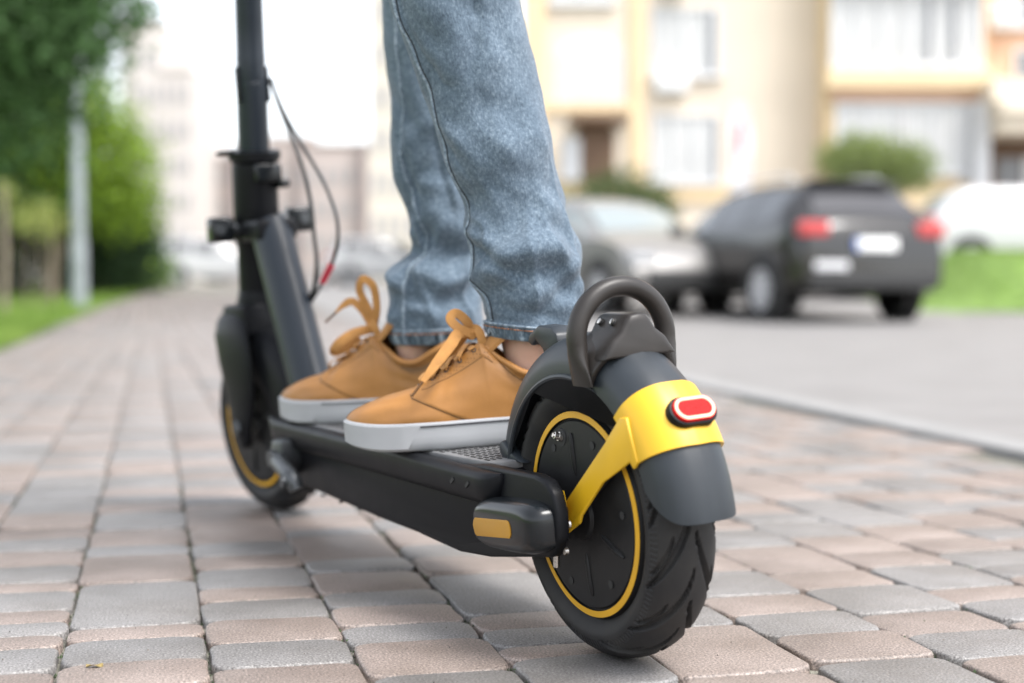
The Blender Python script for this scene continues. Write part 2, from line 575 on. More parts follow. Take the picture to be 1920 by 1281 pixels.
# kerb stones
kroot = thing('kerb', 'pale concrete kerb running between the paving and the road', 'kerb')
kp = []
y = .2
while y < 40:
    kp.append(Vector((kerb_x(y), y, zt(0, y)))); y += .02
acc = 0; start = 0; sm = 0
cuts = [0]
for i in range(1, len(kp)):
    acc += (kp[i] - kp[i-1]).length
    if acc > (.5 if kp[i].y < 14 else 2): cuts.append(i); acc = 0
for a, b in zip(cuts, cuts[1:]):
    A, B = kp[a], kp[b]
    t = (B - A).normalized(); n = Vector((t.y, -t.x, 0)).normalized()
    A = A + t * .002; B = B - t * .002
    mb = MB()
    prof = [(0, -.06), (0, .006), (.006, .012), (.104, .012), (.110, .006), (.110, -.06)]
    mb.loft([[A + n * u + Vector((0, 0, z)) for u, z in prof], [B + n * u + Vector((0, 0, z)) for u, z in prof]])
    mb.build('kerb_stone', M['concrete'], kroot, angle=30)

# grass blades
def blades(n, fx, hmin, hmax, wdt):
    mb = MB()
    for i in range(n):
        x, y, z = fx()
        h = rng.uniform(hmin, hmax); a = rng.uniform(0, 6.28); l = rng.uniform(.2, .7) * h
        dx, dy = math.cos(a) * wdt, math.sin(a) * wdt
        ex, ey = math.cos(a + 1.3) * l, math.sin(a + 1.3) * l
        mb.add([(x - dx, y - dy, z), (x + dx, y + dy, z), (x + ex * .4 + dx * .6, y + ey * .4 + dy * .6, z + h * .6), (x + ex, y + ey, z + h), (x + ex * .4 - dx * .6, y + ey * .4 - dy * .6, z + h * .6)], [(0, 1, 2, 4), (4, 2, 3)])
    return mb


def lawn_pt():
    y = 2.5 + 27 * rng.random() ** 1.4
    x = grass_x(y) - abs(rng.gauss(0, 1.0)) * y * .12 + .02
    return x, y, zt(x, y)


o = blades(42000, lawn_pt, .05, .11, .006).build('grass', M['grass'], angle=0); o['kind'] = 'stuff'
tag(o, 'mown green lawn grass along the left side of the path', 'grass')

# grass bank on the right
bank = MB(); rings = []
for i in range(25):
    y = 18.4 + i * .25
    ring = []
    for j in range(25):
        x = 5.4 + j * .5
        h = .78 * smooth(5.6, 7.4, x) * smooth(18.6, 21.4, y) + .03 * math.sin(x * 1.3 + y)
        ring.append((x, y, zt(x, y) - .03 + h * 1.0 if h > .02 else zt(x, y) - .06))
    rings.append(ring)
bank.loft(rings, closed=False, cap=False)
structure(bank.build('grass_bank', M['turf']))


def bank_pt():
    x, y = rng.uniform(5.6, 14), rng.uniform(18.7, 23.2)
    return x, y, zt(x, y) - .03 + .78 * smooth(5.6, 7.4, x) * smooth(18.6, 21.4, y)


o = blades(16000, bank_pt, .03, .06, .008).build('grass', M['grass'], angle=0); o['kind'] = 'stuff'
tag(o, 'bright grass on the low bank beside the black car', 'grass')
# ------------------------------------------------------------------ electric scooter
PO = Vector((.0963, 1.2447, 0))
PSI, LEAN = .4817, .0856
FW = Vector((-math.sin(PSI), math.cos(PSI), 0))
LF = Vector((-math.cos(PSI), -math.sin(PSI), 0))
LFl = LF * math.cos(LEAN) - Vector((0, 0, 1)) * math.sin(LEAN)
UP = Vector((0, 0, 1)) * math.cos(LEAN) + LF * math.sin(LEAN)
MW = Matrix(((FW.x, LFl.x, UP.x, PO.x), (FW.y, LFl.y, UP.y, PO.y), (FW.z, LFl.z, UP.z, PO.z), (0, 0, 0, 1)))
sc = thing('electric_scooter', 'black electric kick scooter with yellow trim and a lit red tail light', 'scooter', mw=MW)
RW, AX = .129, .129          # wheel radius, axle height


def spline(pts, n):
    """Catmull-Rom through points"""
    P_ = [Vector(p) for p in pts]
    P_ = [P_[0] * 2 - P_[1]] + P_ + [P_[-1] * 2 - P_[-2]]
    out = []
    m = len(P_) - 3
    for i in range(n + 1):
        s = i / n * m
        k = min(int(s), m - 1); t = s - k
        a, b, c, d = P_[k:k + 4]
        out.append(.5 * ((2*b) + (c - a) * t + (2*a - 5*b + 4*c - d) * t*t + (3*b - a - 3*c + d) * t**3))
    return out


def wheel(parent, valve_angle):
    """a wheel about its own centre; returns the wheel part"""
    # tyre with carved tread grooves
    NA, NS = 1240, 104
    prof = []
    for j in range(NS + 1):
        s = -1 + 2 * j / NS
        a = s * R(128)
        # tyre section: fat rounded
        yy = .0315 * math.sin(a) / max(1e-6, math.sin(R(90))) if abs(a) < R(90) else .0315 * (1 if a > 0 else -1) * (1 - .30 * ((abs(a) - R(90)) / R(38)) ** 1.6)
        rr = RW - .0235 * (1 - math.cos(a)) if abs(a) < R(90) else RW - .0235 - .0155 * ((abs(a) - R(90)) / R(38))
        prof.append((s, yy, rr, a))
    NP = 13

    def groove(ang, s):
        d = 0
        per = 2 * PI / NP
        q = abs(s)
        side = 0 if s > 0 else .5
        # (start offset, s range, sweep, half width, depth)
        for off, s0, s1, sweep, hw, dep in ((0, .02, .63, .62, .0034, .0042), (.50, .30, .60, .26, .0024, .0028)):
            if not s0 - .02 <= q <= s1 + .02: continue
            t = (q - s0) / (s1 - s0)
            t = min(1, max(0, t))
            ga = (off + side) * per + sweep * t ** .68
            dd = (ang - ga + per / 2) % per - per / 2
            slope = sweep * .68 * max(t, .05) ** -.32 / ((s1 - s0) * .055)
            dist = abs(dd) * RW / math.sqrt(1 + (slope * RW) ** 2)
            hwt = hw * (.35 + .65 * math.sin(PI * min(1, max(0, .08 + .84 * t))))
            if dist < hwt: d = max(d, dep * min(1, (1 - dist / hwt) * 2.2) * smooth(-.03, .04, min(q - s0, s1 - q) + .02))
        return d
    mb = MB(); rings = []
    for i in range(NA):
        ang = 2 * PI * i / NA
        ring = []
        for s, yy, rr, a in prof:
            g = groove(ang, s) if abs(s) < .64 else 0
            if .50 < abs(s) < .62: g += .0006 * ((i // 4) % 2)          # knurled shoulder
            rr2 = rr - g * math.cos(a) if abs(a) < R(88) else rr
            yy2 = yy - g * math.sin(a) if abs(a) < R(88) else yy
            ring.append((rr2 * math.cos(ang), yy2, rr2 * math.sin(ang)))
        rings.append(ring)
    mb.loft(rings, closed=False, cap=False, wrap=True)
    wp = mb.build('wheel', M['rubber'], parent, angle=32)
    # hub drum
    hb = MB()
    k = 96
    def lathe(b, pr, n=k, sgn=1):
        rr_ = [[(r * math.cos(2*PI*i/n), sgn * y_, r * math.sin(2*PI*i/n)) for r, y_ in pr] for i in range(n)]
        b.loft(rr_, closed=False, cap=False, wrap=True)
    for sg in (1, -1):
        lathe(hb, [(.0001, .0335), (.020, .0335), (.022, .0305), (.060, .0300), (.081, .0285), (.0825, .0262), (.0835, .0262), (.0838, .0285), (.0898, .0280), (.0906, .026), (.093, .022), (.093, 0)], sgn=sg)
    # embossed spokes and bolt holes
    for sg in (1, -1):
        for j in range(6):
            a0 = R(20 + 60 * j)
            m4 = Matrix.Rotation(-a0, 4, 'Y')
            pts = [m4 @ Vector((x, sg * (.0302 if x < .06 else .0298), 0)) for x in (.034, .04, .05, .058, .066, .071)]
            hb.tube(pts, [.0008, .0022, .0024, .0024, .0022, .0008], 8)
    hub = hb.build('hub_cover', M['hub'], wp, angle=35)
    for sg in (1, -1):
        rb = MB()
        lathe(rb, [(.0840, .0280), (.0841, .0290), (.0896, .0285), (.0897, .0272)], 128, sg)
        rb.build('yellow_ring', M['ringyellow'], wp)
    for j in range(6):
        a0 = R(50 + 60 * j)
        c0 = Vector((.068 * math.cos(a0), .0298, .068 * math.sin(a0)))
        for sg in (1, -1):
            bo = MB(); bo.disc((c0.x, sg * .0302, c0.z), .0036, 12, 'y', -sg * .003, .002); bo.build('bolt', M['dash'], wp)
    va = R(valve_angle)
    c0 = Vector((.070 * math.cos(va), 0, .070 * math.sin(va)))
    vm = MB()
    vm.disc((c0.x, .0286, c0.z), .0085, 20, 'y', .0016, .0078)
    vm.build('valve_recess', M['dash'], wp)
    vv = MB()
    d = Vector((.35 * math.cos(va), .9, .35 * math.sin(va))).normalized()
    cc = Vector((c0.x, .0285, c0.z))
    vv.tube([cc, cc + d * .004, cc + d * .0041, cc + d * .008, cc + d * .0083, cc + d * .0095], [.0042, .0042, .0033, .0033, .0024, .0020], 14)
    vv.build('valve', M['steel'], wp)
    return wp


rear = wheel(sc, 65)
rear.location = (0, 0, AX)
rear.rotation_euler = (0, R(-3), 0)


# --- rear mudguard
def fr(s):
    """mudguard section: s in -1..1 -> (y, radius)"""
    q = abs(s)
    y_ = interp([(0, 0), (.25, .0165), (.5, .0305), (.72, .0390), (.86, .0412), (1, .0418)], q) * (1 if s >= 0 else -1)
    r_ = interp([(0, .1565), (.25, .1545), (.5, .1475), (.72, .1365), (.86, .1275), (1, .1200)], q)
    return y_ * .87, r_


def fpos(a, s, off=0.0):
    y_, r_ = fr(s)
    if off:
        y1, r1 = fr(min(1, s + .02)); y0, r0 = fr(max(-1, s - .02))
        ty, tr = y1 - y0, r1 - r0
        l = math.hypot(ty, tr)
        y_ -= off * tr / l; r_ += off * ty / l
    return Vector((r_ * math.cos(a), y_, AX + r_ * math.sin(a)))


def shell(a0f, a1f, nA, nS, off, th, smax=1.0, smin=None):
    """a closed thin shell following the mudguard section; a0f/a1f give the end angle at s"""
    smin = -smax if smin is None else smin
    mb = MB()
    out, inn = [], []
    for j in range(nS + 1):
        s = smin + (smax - smin) * j / nS
        a0, a1 = a0f(s), a1f(s)
        out.append([fpos(a0 + (a1 - a0) * i / nA, s, off) for i in range(nA + 1)])
        inn.append([fpos(a0 + (a1 - a0) * i / nA, s, off - th) for i in range(nA + 1)])
    rings = [o_ + i_[::-1] for o_, i_ in zip(out, inn)]
    mb.loft(rings, closed=True, cap=True)
    return mb


def fend(s): return R(176) - R(13) * max(0, (abs(s) - .30) / .70) ** 2.6
def fbeg(s): return R(17) - R(4) * (1 - abs(s))
shell(fbeg, fend, 120, 44, 0, .0026).build('mudguard', M['greyplastic'], sc, angle=35)
# rolled lip along both edges
for sg in (1, -1):
    mb = MB()
    mb.tube([fpos(R(17 + 98 * i / 70), sg * .985, .0005) for i in range(71)], lambda q: .0024 * smooth(1, .9, q) + .0002, 8)
    mb.build('mudguard_lip', M['greyplastic'], sc)
# ears joining the mudguard to the deck
for sg in (1, -1):
    mb = MB()
    mb.prism([(.088, .165), (.128, .165), (.133, .172), (.134, .180), (.126, .184), (.112, .174)], sg * .026, sg * .0385)
    mb.build('mudguard_foot', M['greyplastic'], sc, bevel=.003)
# --- yellow strap and its arms
strap = shell(lambda s: R(132.0) - R(1.0) * abs(s), lambda s: R(153.5) - R(1) * abs(s), 24, 44, .0030, .0028, .97).build('strap', M['yellow'], sc, angle=35)
for sg in (1, -1):
    mb = MB()
    yo, yi = sg * .0404, sg * .0368
    arm = [(-.1125, .1875), (-.100, .2225), (-.090, .2215), (-.066, .1985), (.000, .1385), (.0075, .122), (.0075, .1065), (.001, .1125), (-.026, .1275), (-.029, .134), (-.060, .1655), (-.101, .1865), (-.106, .181)]
    mb.prism(arm, yi, yo)
    mb.v = [(x_, y_ + sg * .0085 * smooth(-.085, -.01, x_), z_) for x_, y_, z_ in mb.v]
    mb.build('strap_arm', M['yellow'], sc, bevel=.0014)
    mb = MB()
    mb.prism([(.012, .128), (.0100, .1515), (-.010, .1545), (-.014, .141), (-.004, .118)], sg * .0505, sg * .0535)
    mb.build('strap_tab', M['yellow'], sc, bevel=.001)
    mb = MB(); mb.disc((-.013, sg * .0498, .1255), .0034, 14, 'y', sg * .0016, .0028); mb.build('screw', M['steel'], sc)
    mb = MB(); mb.disc((.003, sg * .045, .099), .0036, 12, 'y', sg * .003, .003); mb.build('screw', M['steel'], sc)

# --- tail light: obround lamp on the strap


def obround(a, b, n=40):
    """half length a (y), half height b (along the mudguard)"""
    o_ = []
    for i in range(n):
        t = 2 * PI * i / n
        cx_ = (a - b) if math.cos(t) > 0 else -(a - b)
        o_.append((cx_ + b * math.cos(t), b * math.sin(t)))
    return o_


LA, LS = R(143.6), -.015


def lamp_pt(u, v, h):
    """u across (to the left), v up along the mudguard, h outward, on a plane tangent at the strap"""
    c0 = fpos(LA, 0, .0030)
    n_ = Vector((math.cos(LA), 0, math.sin(LA)))
    t_ = Vector((math.sin(LA), 0, -math.cos(LA)))
    return c0 + n_ * (h * .55 + .0006) + t_ * v * .80 + Vector((0, u * .80 - .0035, 0))


mb = MB()
mb.loft([[lamp_pt(u, v, h) for u, v in obround(a, b)] for a, b, h in ((.0275, .0165, -.008), (.0275, .0165, .0035), (.0268, .0158, .0060), (.0245, .0138, .0068))])
mb.build('lamp_housing', M['blackplastic'], sc, angle=50)
tl = MB()
tl.loft([[lamp_pt(u, v, h) for u, v in obround(a, b)] for a, b, h in ((.0245, .0138, .0065), (.0243, .0136, .0100), (.0232, .0126, .0116), (.020, .0095, .0119))])
tail = tl.build('tail_light', M['redlens'], sc, angle=60)
mb = MB()
ob = obround(.0212, .0108)
mb.tube([lamp_pt(u, v, .0112) for u, v in ob], .0015, 10, wrap=True)
mb.build('light_guide', M['redglow'], tail)

# --- ring handle on top of the mudguard
mb = MB()
RC = Vector((-.038, 0, .2815))
rings = []
rp_ = []
for i in range(61):
    a = R(-6 + 192 * i / 60)
    rp_.append((RC + Vector((0, .0440 * math.cos(a), .0430 * math.sin(a))), Vector((0, math.cos(a), math.sin(a))), 0))
for sg in (1, -1):
    lg = [(RC.copy() + Vector((0, sg * y_, z_ - .2815)), Vector((0, sg * .99, .1)), k_) for y_, z_, k_ in ((.0441, .270, .15), (.0437, .263, .45), (.0430, .256, .8), (.0420, .249, 1), (.0410, .244, 1))]
    rp_ = (lg[::-1] + rp_) if sg > 0 else (rp_ + lg)
for p, e, k_ in rp_:
    th_ = .0086 - .0045 * k_
    rings.append([p + e * th_ * math.cos(b) + Vector((1, 0, 0)) * (.0088 + .0065 * k_) * math.sin(b) for b in [2 * PI * k / 18 for k in range(18)]])
mb.loft(rings)
ringh = mb.build('ring_handle', M['ringplastic'], sc)
# saddle hugging the mudguard
def sadA(s): return R(97.0)
def sadB(s): return R(113.5)
shell(lambda s: R(97) + R(2) * s * s, lambda s: R(114) - R(1.5) * s * s, 14, 40, .0062, .0058, .93).build('handle_saddle', M['ringplastic'], sc, bevel=.0022)
mb = MB()
hump = []
for x, k in ((-.068, .0), (-.066, .8), (-.062, 1.0), (-.022, 1.0), (-.017, .85), (-.015, .5)):
    hump.append([Vector((x, y_ * (.8 + .2 * k), .272 + (z_ - .272) * (.78 + .22 * k))) for y_, z_ in ((-.036, .266), (-.026, .2815), (-.017, .2885), (-.0115, .2975), (-.0075, .3015), (0, .3025), (.0075, .3015), (.0115, .2975), (.017, .2885), (.026, .2815), (.036, .266))])
mb.loft(hump)
mb.build('handle_block', M['ringplastic'], sc, bevel=.0028)
for x in (-.028, -.048):
    mb = MB()
    n_ = Vector((0, .84, .54))
    c0 = Vector((x, .0128, .2950))
    mb.tube([c0, c0 + n_ * .0022], .0034, 14)
    s1 = mb.build('screw', M['dash'], ringh)
    mb = MB()
    mb.tube([c0, c0 + n_ * .0030, c0 + n_ * .0034], [.0026, .0026, .0016], 14)
    mb.build('screw', M['steel'], ringh)
# latch hook at the front of the mudguard
mb = MB()
mb.prism([(.052, .270), (.056, .283), (.066, .2885), (.090, .2895), (.108, .281), (.112, .274), (.104, .270), (.096, .276), (.084, .268), (.080, .258)], -.011, .011)
mb.build('latch_hook', M['greyplastic'], sc, bevel=.0025)

# --- deck
DW = .074
mb = MB()
body = [(.095, .160), (.69, .160), (.712, .150), (.705, .118), (.665, .088), (.36, .080), (.165, .0785), (.10, .092)]
mb.prism(body, -DW, DW)
deck = mb.build('deck', M['blackplastic'], sc, bevel=.007, seg=3)
for sg in (1, -1):
    # rear arm plates that carry the axle
    mb = MB()
    arm = [(.26, .080), (.165, .0765), (.10, .082), (.018, .0955), (-.018, .101), (-.0335, .118), (-.0345, .142), (-.0285, .158), (-.018, .1665), (.0, .1695), (.030, .1690), (.10, .1680), (.26, .150)]
    mb.prism(arm, sg * .0605, sg * .0735)
    mb.build('rear_arm', M['blackplastic'], sc, bevel=.0035, seg=3)
    # side fairing along the deck edge
    mb = MB()
    rg = []
    for i in range(61):
        x = .058 + .652 * i / 60
        e0 = smooth(.058, .072, x); e1 = smooth(.712, .67, x)
        e = max(.04, min(1, math.sqrt(max(0, min((x - .057) / .018, 1))))) * (.35 + .65 * e1)
        zt_, zb = .1672 - .002 * smooth(.3, .1, x), .1645 - .030 * e
        yo = .074 + .0145 * min(1, e) - .0006
        rg.append([(x, sg * .0730, zt_ - .0008), (x, sg * (.074 + (yo - .074) * .50), zt_), (x, sg * (.074 + (yo - .074) * .85), zt_ - .0022 * e), (x, sg * yo, zt_ - .0075 * e), (x, sg * (yo - .0010), zb + .008 * e), (x, sg * (.0745 + .006 * e), zb), (x, sg * .0730, zb - .001)])
    mb.loft(rg)
    fair = mb.build('side_fairing', M['blackplastic'], sc, angle=50)
    for x in (.104, .136):
        mb = MB()
        mb.box((0, 0, 0), (.0085, .0016, .0032), Matrix.Translation((x, sg * .0876, .1515)) @ Matrix.Rotation(R(35), 4, 'Y'))
        mb.build('slot', M['dash'], fair)
    # axle pod with its amber reflector
    mb = MB()
    pr = []
    def pod(hx, hz, cx_=.030, cz_=.1235, n=48, p=4.0):
        o_ = []
        for i in range(n):
            t = 2 * PI * i / n
            c_, s_ = math.cos(t), math.sin(t)
            px_ = cx_ + hx * math.copysign(abs(c_) ** (2 / p), c_)
            o_.append((px_, cz_ + hz * math.copysign(abs(s_) ** (2 / p), s_) - .07 * (px_ - cx_)))
        return o_
    for yy, hx, hz, dx in ((.072, .0600, .0232, 0), (.082, .0597, .0230, 0), (.0885, .0580, .0216, .0006), (.0930, .0540, .0182, .0018), (.0952, .0475, .0136, .003)):
        pr.append([(a, sg * yy, b) for a, b in pod(hx, hz, .030 + dx)])
    mb.loft(pr)
    podo = mb.build('axle_pod', M['gloss'], sc, angle=60)
    mb = MB()
    rf = []
    for yy, e in ((.0935, .90), (.0960, .90), (.0963, .87)):
        q = [(.0855, .1185), (.083, .1235), (.080, .1265), (.010, .1335), (.0065, .132), (.004, .126), (.0045, .120), (.0075, .1165), (.078, .1085), (.082, .110)]
        cx_, cz_ = .0435, .1215
        rf.append([(cx_ + (a - cx_) * e, sg * yy, cz_ + (b - cz_) * e) for a, b in q])
    mb.loft(rf)
    mb.build('amber_reflector', M['amber'], podo, angle=30)
    mb = MB(); mb.tube([(.0125, sg * .0505, .0965), (.0145, sg * .0505, .084)], .0028, 10); mb.build('bolt', M['steel'], sc)
# rubber mat with rows of raised dashes
mb = MB()
mo = []
for x, y_ in ((.100, .040), (.102, .050), (.110, .058), (.125, .0605), (.20, .066), (.30, .0705), (.64, .0705), (.672, .062), (.684, .045)):
    mo.append((x, y_))
mpoly = mo + [(x, -y_) for x, y_ in mo[::-1]]
mb.prism(mpoly, .1595, .1672, axis=2)
dm = mb.build('deck_mat', M['mat'], sc, bevel=.0016)
mb = MB()
xx = .124
while xx < .67:
    yy = -.062
    while yy < .063:
        if abs(yy) < .058 or xx > .2:
            mb.box((xx + .004 * math.sin(yy * 60) * 0, yy, .1674), (.0085, .0024, .0010))
        yy += .0062
    xx += .0145
o = mb.build('mat_dash', M['dash'], dm, angle=0); o['kind'] = 'stuff'
mb = MB()
for x in (.2, .26, .32, .38, .44, .5, .56, .62):
    for sg in (1, -1):
        mb = MB(); mb.box((x, sg * .066, .0805), (.006, .005, .0022)); mb.build('underside_rib', M['blackplastic'], sc, bevel=.001)

# --- kickstand, folded along the left side
ks = MB()
ks.prism([(.600, .148), (.640, .146), (.652, .128), (.640, .106), (.622, .100), (.606, .118)], .070, .100)
ksb = ks.build('kickstand', M['darkmetal'], sc, bevel=.005)
mb = MB()
mb.tube(spline([(.628, .094, .122), (.600, .104, .121), (.560, .110, .117), (.536, .111, .111), (.530, .108, .098)], 24), lambda t: .0105 - .001 * t, 14)
mb.build('stand_leg', M['darkmetal'], ksb)
mb = MB(); mb.tube([(.538, .106, .109), (.538, .124, .108)], .007, 12); mb.build('stand_peg', M['darkmetal'], ksb)
mb = MB(); mb.tube([(.628, .098, .124), (.628, .108, .124)], .010, 14); mb.build('bolt', M['darkmetal'], ksb)

# --- down tube, head, stem
AXS = Vector((-.172, 0, 1)).normalized()                 # steering axis, upward


def axis_pt(z_): return Vector((.937 - .172 * (z_ - .405), 0, z_))


mb = MB()
dt = spline([(.872, 0, .412), (.858, 0, .388), (.815, 0, .305), (.770, 0, .215), (.738, 0, .155)], 40)
rings = []
for i, p in enumerate(dt):
    t = (dt[min(i + 1, 40)] - dt[max(i - 1, 0)]).normalized()
    n_ = t.cross(Vector((0, 1, 0)))
    rings.append([p + Vector((0, 1, 0)) * .0285 * math.cos(b) + n_ * .033 * math.sin(b) for b in [2 * PI * k / 28 for k in range(28)]])
mb.loft(rings)
mb.build('down_tube', M['paint'], sc)
mb = MB(); mb.box((.900, 0, .409), (.120, .058, .030)); mb.build('head_clamp', M['blackplastic'], sc, bevel=.007, seg=3)
mb = MB()
mb.prism([(.655, .158), (.700, .166), (.735, .196), (.775, .196), (.790, .150), (.770, .118), (.700, .110), (.66, .112)], -.040, .040)
mb.build('neck_block', M['blackplastic'], sc, bevel=.012, seg=3)
mb = MB()
mb.tube([axis_pt(z_) for z_ in (.300, .31, .36, .395, .40, .44, .50, .505, .513)], [.027, .0285, .029, .029, .0325, .0325, .0325, .0315, .030], 32)
mb.build('head_tube', M['blackplastic'], sc)
mb = MB()
mb.tube([axis_pt(z_) for z_ in (.505, .512, .5125, .524, .5245)], [.030, .0365, .0375, .0375, .030], 32)
mb.build('folding_collar', M['blackplastic'], sc)
mb = MB()
c0 = axis_pt(.519)
mb.box(c0 + Vector((.0, .042, .003)), (.022, .022, .006))
mb.build('folding_tab', M['blackplastic'], sc, bevel=.002)
mb = MB()
c0 = axis_pt(.488)
mb.box(c0 + Vector((-.030, -.008, .002)), (.022, .040, .026))
mb.box(c0 + Vector((-.028, -.030, -.014)), (.030, .016, .012))
mb.build('folding_latch', M['gloss'], sc, bevel=.004, seg=3)
mb = MB()
zs = [.513, .55, .60, .618, .619, .655, .656, .70, .80, .95, 1.10]
mb.tube([axis_pt(z_) for z_ in zs], [.0225, .0222, .0218, .0217, .0206, .0206, .0202, .0198, .0190, .0185, .0180], 32)
mb.build('stem', M['paint'], sc)
mb = MB()
for sg in (1, -1):
    mb.box(axis_pt(.615) + Vector((-.004, sg * .0212, 0)), (.014, .004, .05))
mb.build('cable_guide', M['blackplastic'], sc, bevel=.0015)
# clamp-on brackets at both sides of the head
for sg, dz, yo in ((1, -.004, .055), (-1, .004, .062)):
    mb = MB()
    c0 = axis_pt(.419 + dz)
    mb.box(c0 + Vector((-.004, sg * yo, 0)), (.030, .034, .036))
    br = mb.build('side_bracket', M['gloss'], sc, bevel=.005, seg=3)
    mb = MB()
    mb.tube([c0 + Vector((-.002, sg * .028, 0)), c0 + Vector((-.002, sg * .045, 0))], .012, 14)
    mb.tube([c0 + Vector((-.019, sg * (yo + .004), .0)), c0 + Vector((-.0225, sg * (yo + .004), .0))], [.0085, .007], 14)
    mb.build('clamp_bolt', M['darkmetal'], br)
# handlebar (above the picture)
mb = MB()
tp = axis_pt(1.10)
mb.tube([tp + Vector((-.02 * math.sin(PI * abs(t)), t * .24, .0)) for t in [-1 + i / 10 for i in range(21)]], .0125, 16)
hbm = mb.build('handlebar', M['paint'], sc)
for sg in (1, -1):
    mb = MB(); mb.tube([tp + Vector((0, sg * .13, 0)), tp + Vector((0, sg * .245, 0))], .0165, 16); mb.build('grip', M['rubber'], hbm)
# cables from the stem to the down tube
mb = MB()
mb.tube(spline([axis_pt(.622) + Vector((-.012, -.024, 0)), (.872, -.030, .575), (.835, -.031, .530), (.805, -.032, .485), (.788, -.032, .440), (.783, -.031, .395), (.779, -.030, .360), (.786, -.024, .322), (.806, -.015, .297)], 60), .0031, 10)
mb.build('cable', M['cable'], sc)
mb = MB()
mb.tube(spline([axis_pt(.618) + Vector((-.012, -.024, 0)), (.868, -.034, .570), (.820, -.040, .518), (.768, -.044, .470), (.735, -.046, .425), (.727, -.044, .390), (.745, -.040, .358), (.772, -.032, .330), (.800, -.018, .298)], 60), .0026, 10)
cb = mb.build('cable', M['cable'], sc)
mb = MB(); mb.tube([(.748, -.039, .354), (.770, -.033, .332)], .0048, 10); mb.build('cable_sleeve', M['redsleeve'], cb)

# --- front wheel, fork and its covers: turned left about the steering axis
FA = Vector((.955, 0, AX))
PIV = axis_pt(AX)
ST = Matrix.Translation(PIV) @ Matrix.Rotation(R(9), 4, AXS) @ Matrix.Translation(-PIV)
fw_ = copy_tree(rear, sc)
fw_.matrix_local = ST @ Matrix.Translation(FA) @ Matrix.Rotation(R(40), 4, 'Y')


def front(o):
    o.matrix_local = ST
    return o


for sg in (1, -1):
    mb = MB()
    rg = []
    for x, z_, wx, yo in ((.965, .308, .018, .030), (.970, .300, .032, .040), (.968, .285, .044, .050), (.962, .262, .052, .0560), (.954, .225, .052, .0575), (.951, .185, .046, .0575), (.952, .150, .036, .0575), (.955, .128, .025, .0575), (.955, .108, .020, .056), (.955, .100, .010, .054)):
        rg.append([(x + wx * math.cos(b), sg * (yo - .0085 + .0085 * math.sin(b)), z_ - .25 * wx * math.cos(b) * 0) for b in [2 * PI * k / 20 for k in range(20)]])
    mb.loft(rg)
    front(mb.build('fork_cover', M['blackplastic'], sc, angle=60))
mb = MB()
mb.tube([axis_pt(.335), axis_pt(.302), axis_pt(.290)], [.027, .034, .034], 28)
mb.box((.957, 0, .284), (.070, .086, .046))
front(mb.build('fork_crown', M['blackplastic'], sc, bevel=.006, seg=3))
# front mudguard
mb = MB(); rings = []
for i in range(61):
    a = R(48 + 152 * i / 60)
    sec = []
    for k in range(15):
        s = -1 + 2 * k / 14
        y_, r_ = fr(s)
        r_ -= .034 * smooth(.72, 1, abs(s))
        sec.append((FA.x + (r_ - .012) * math.cos(a), y_ * .97, AX + (r_ - .012) * math.sin(a)))
    for k in range(14, -1, -1):
        s = -1 + 2 * k / 14
        y_, r_ = fr(s)
        r_ -= .034 * smooth(.72, 1, abs(s))
        sec.append((FA.x + (r_ - .0138) * math.cos(a), y_ * .935, AX + (r_ - .0138) * math.sin(a)))
    rings.append(sec)
mb.loft(rings)
front(mb.build('front_mudguard', M['blackplastic'], sc))
for sg in (1, -1):
    mb = MB(); mb.disc((FA.x, sg * .058, AX), .012, 18, 'y', sg * .004, .010); front(mb.build('axle_nut', M['darkmetal'], sc))
# ==PART3==
# ------------------------------------------------------------------ person standing on the deck
person = thing('person', 'person in washed blue jeans and mustard lace-up sneakers standing on the scooter deck', 'person', mw=MW @ Matrix.Translation((.35, 0, .1674)))
PINV = person.matrix_world.inverted()
SL = .268                                     # shoe length


def sole_w(t, lat):
    b = lin([(0, .0315), (.12, .0335), (.30, .034 if lat else .031), (.45, .038 if lat else .032), (.68, .0455 if lat else .0435), (1, .0455)], t)
    b = interp([(0, .0315), (.15, .0335), (.40, .0360 if lat else .0310), (.68, .0460 if lat else .0430), (1, .0450)], t)
    if t < .13: b *= math.sqrt(max(0, 1 - ((.13 - t) / .13) ** 2))
    if t > .66: b *= max(0, 1 - ((t - .66) / .34) ** 2.5) ** .5
    return b


def sole_c(t): return .004 * math.sin(PI * t) - .006 * smooth(.5, 1, t)


def shoe_surf(t, sg, v, off=0):
    """upper of a (left) shoe: t heel..toe, sg +1 outer -1 inner side, v sole..opening"""
    O = Vector((SL * t, sole_c(t) + sg * (sole_w(t, sg > 0) - .0030), .0255))
    if t < .42:
        k = t / .42
        ty = .031 * math.sqrt(max(0, 1 - (1 - min(t / .09, 1)) ** 2)) * (1 - .33 * smooth(.5, 1, k))
        T = Vector((.012 + .108 * k, sole_c(t) + sg * ty, interp([(0, .090), (.12, .086), (.45, .0675), (.72, .0760), (1, .1020)], k)))
    elif t < .72:
        k = (t - .42) / .30
        T = Vector((.120 + .066 * k, .002 + sg * (.0208 - .0090 * k), .1020 - .0400 * k - .004 * math.sin(PI * k)))
    else:
        k = min(1, (t - .72) / .28)
        T = Vector((.186 + .004 * k, .001 + sg * .0118 * (1 - k), .0620 - .0035 * k))
    hh = T.z - O.z
    out = .0035 * math.sin(PI * min(1, t * 1.1))
    B = Vector((O.x, O.y + sg * out, O.z + hh * (.70 if t < .6 else .70 + .05 * smooth(.6, 1, t))))
    if t > .72: B.z = O.z + interp([(.72, hh * .70), (.85, .0260), (1, .0230)], t)
    if t < .05: B.x -= .004
    p = O * (1 - v) ** 2 + B * (2 * v * (1 - v)) + T * v * v
    return p


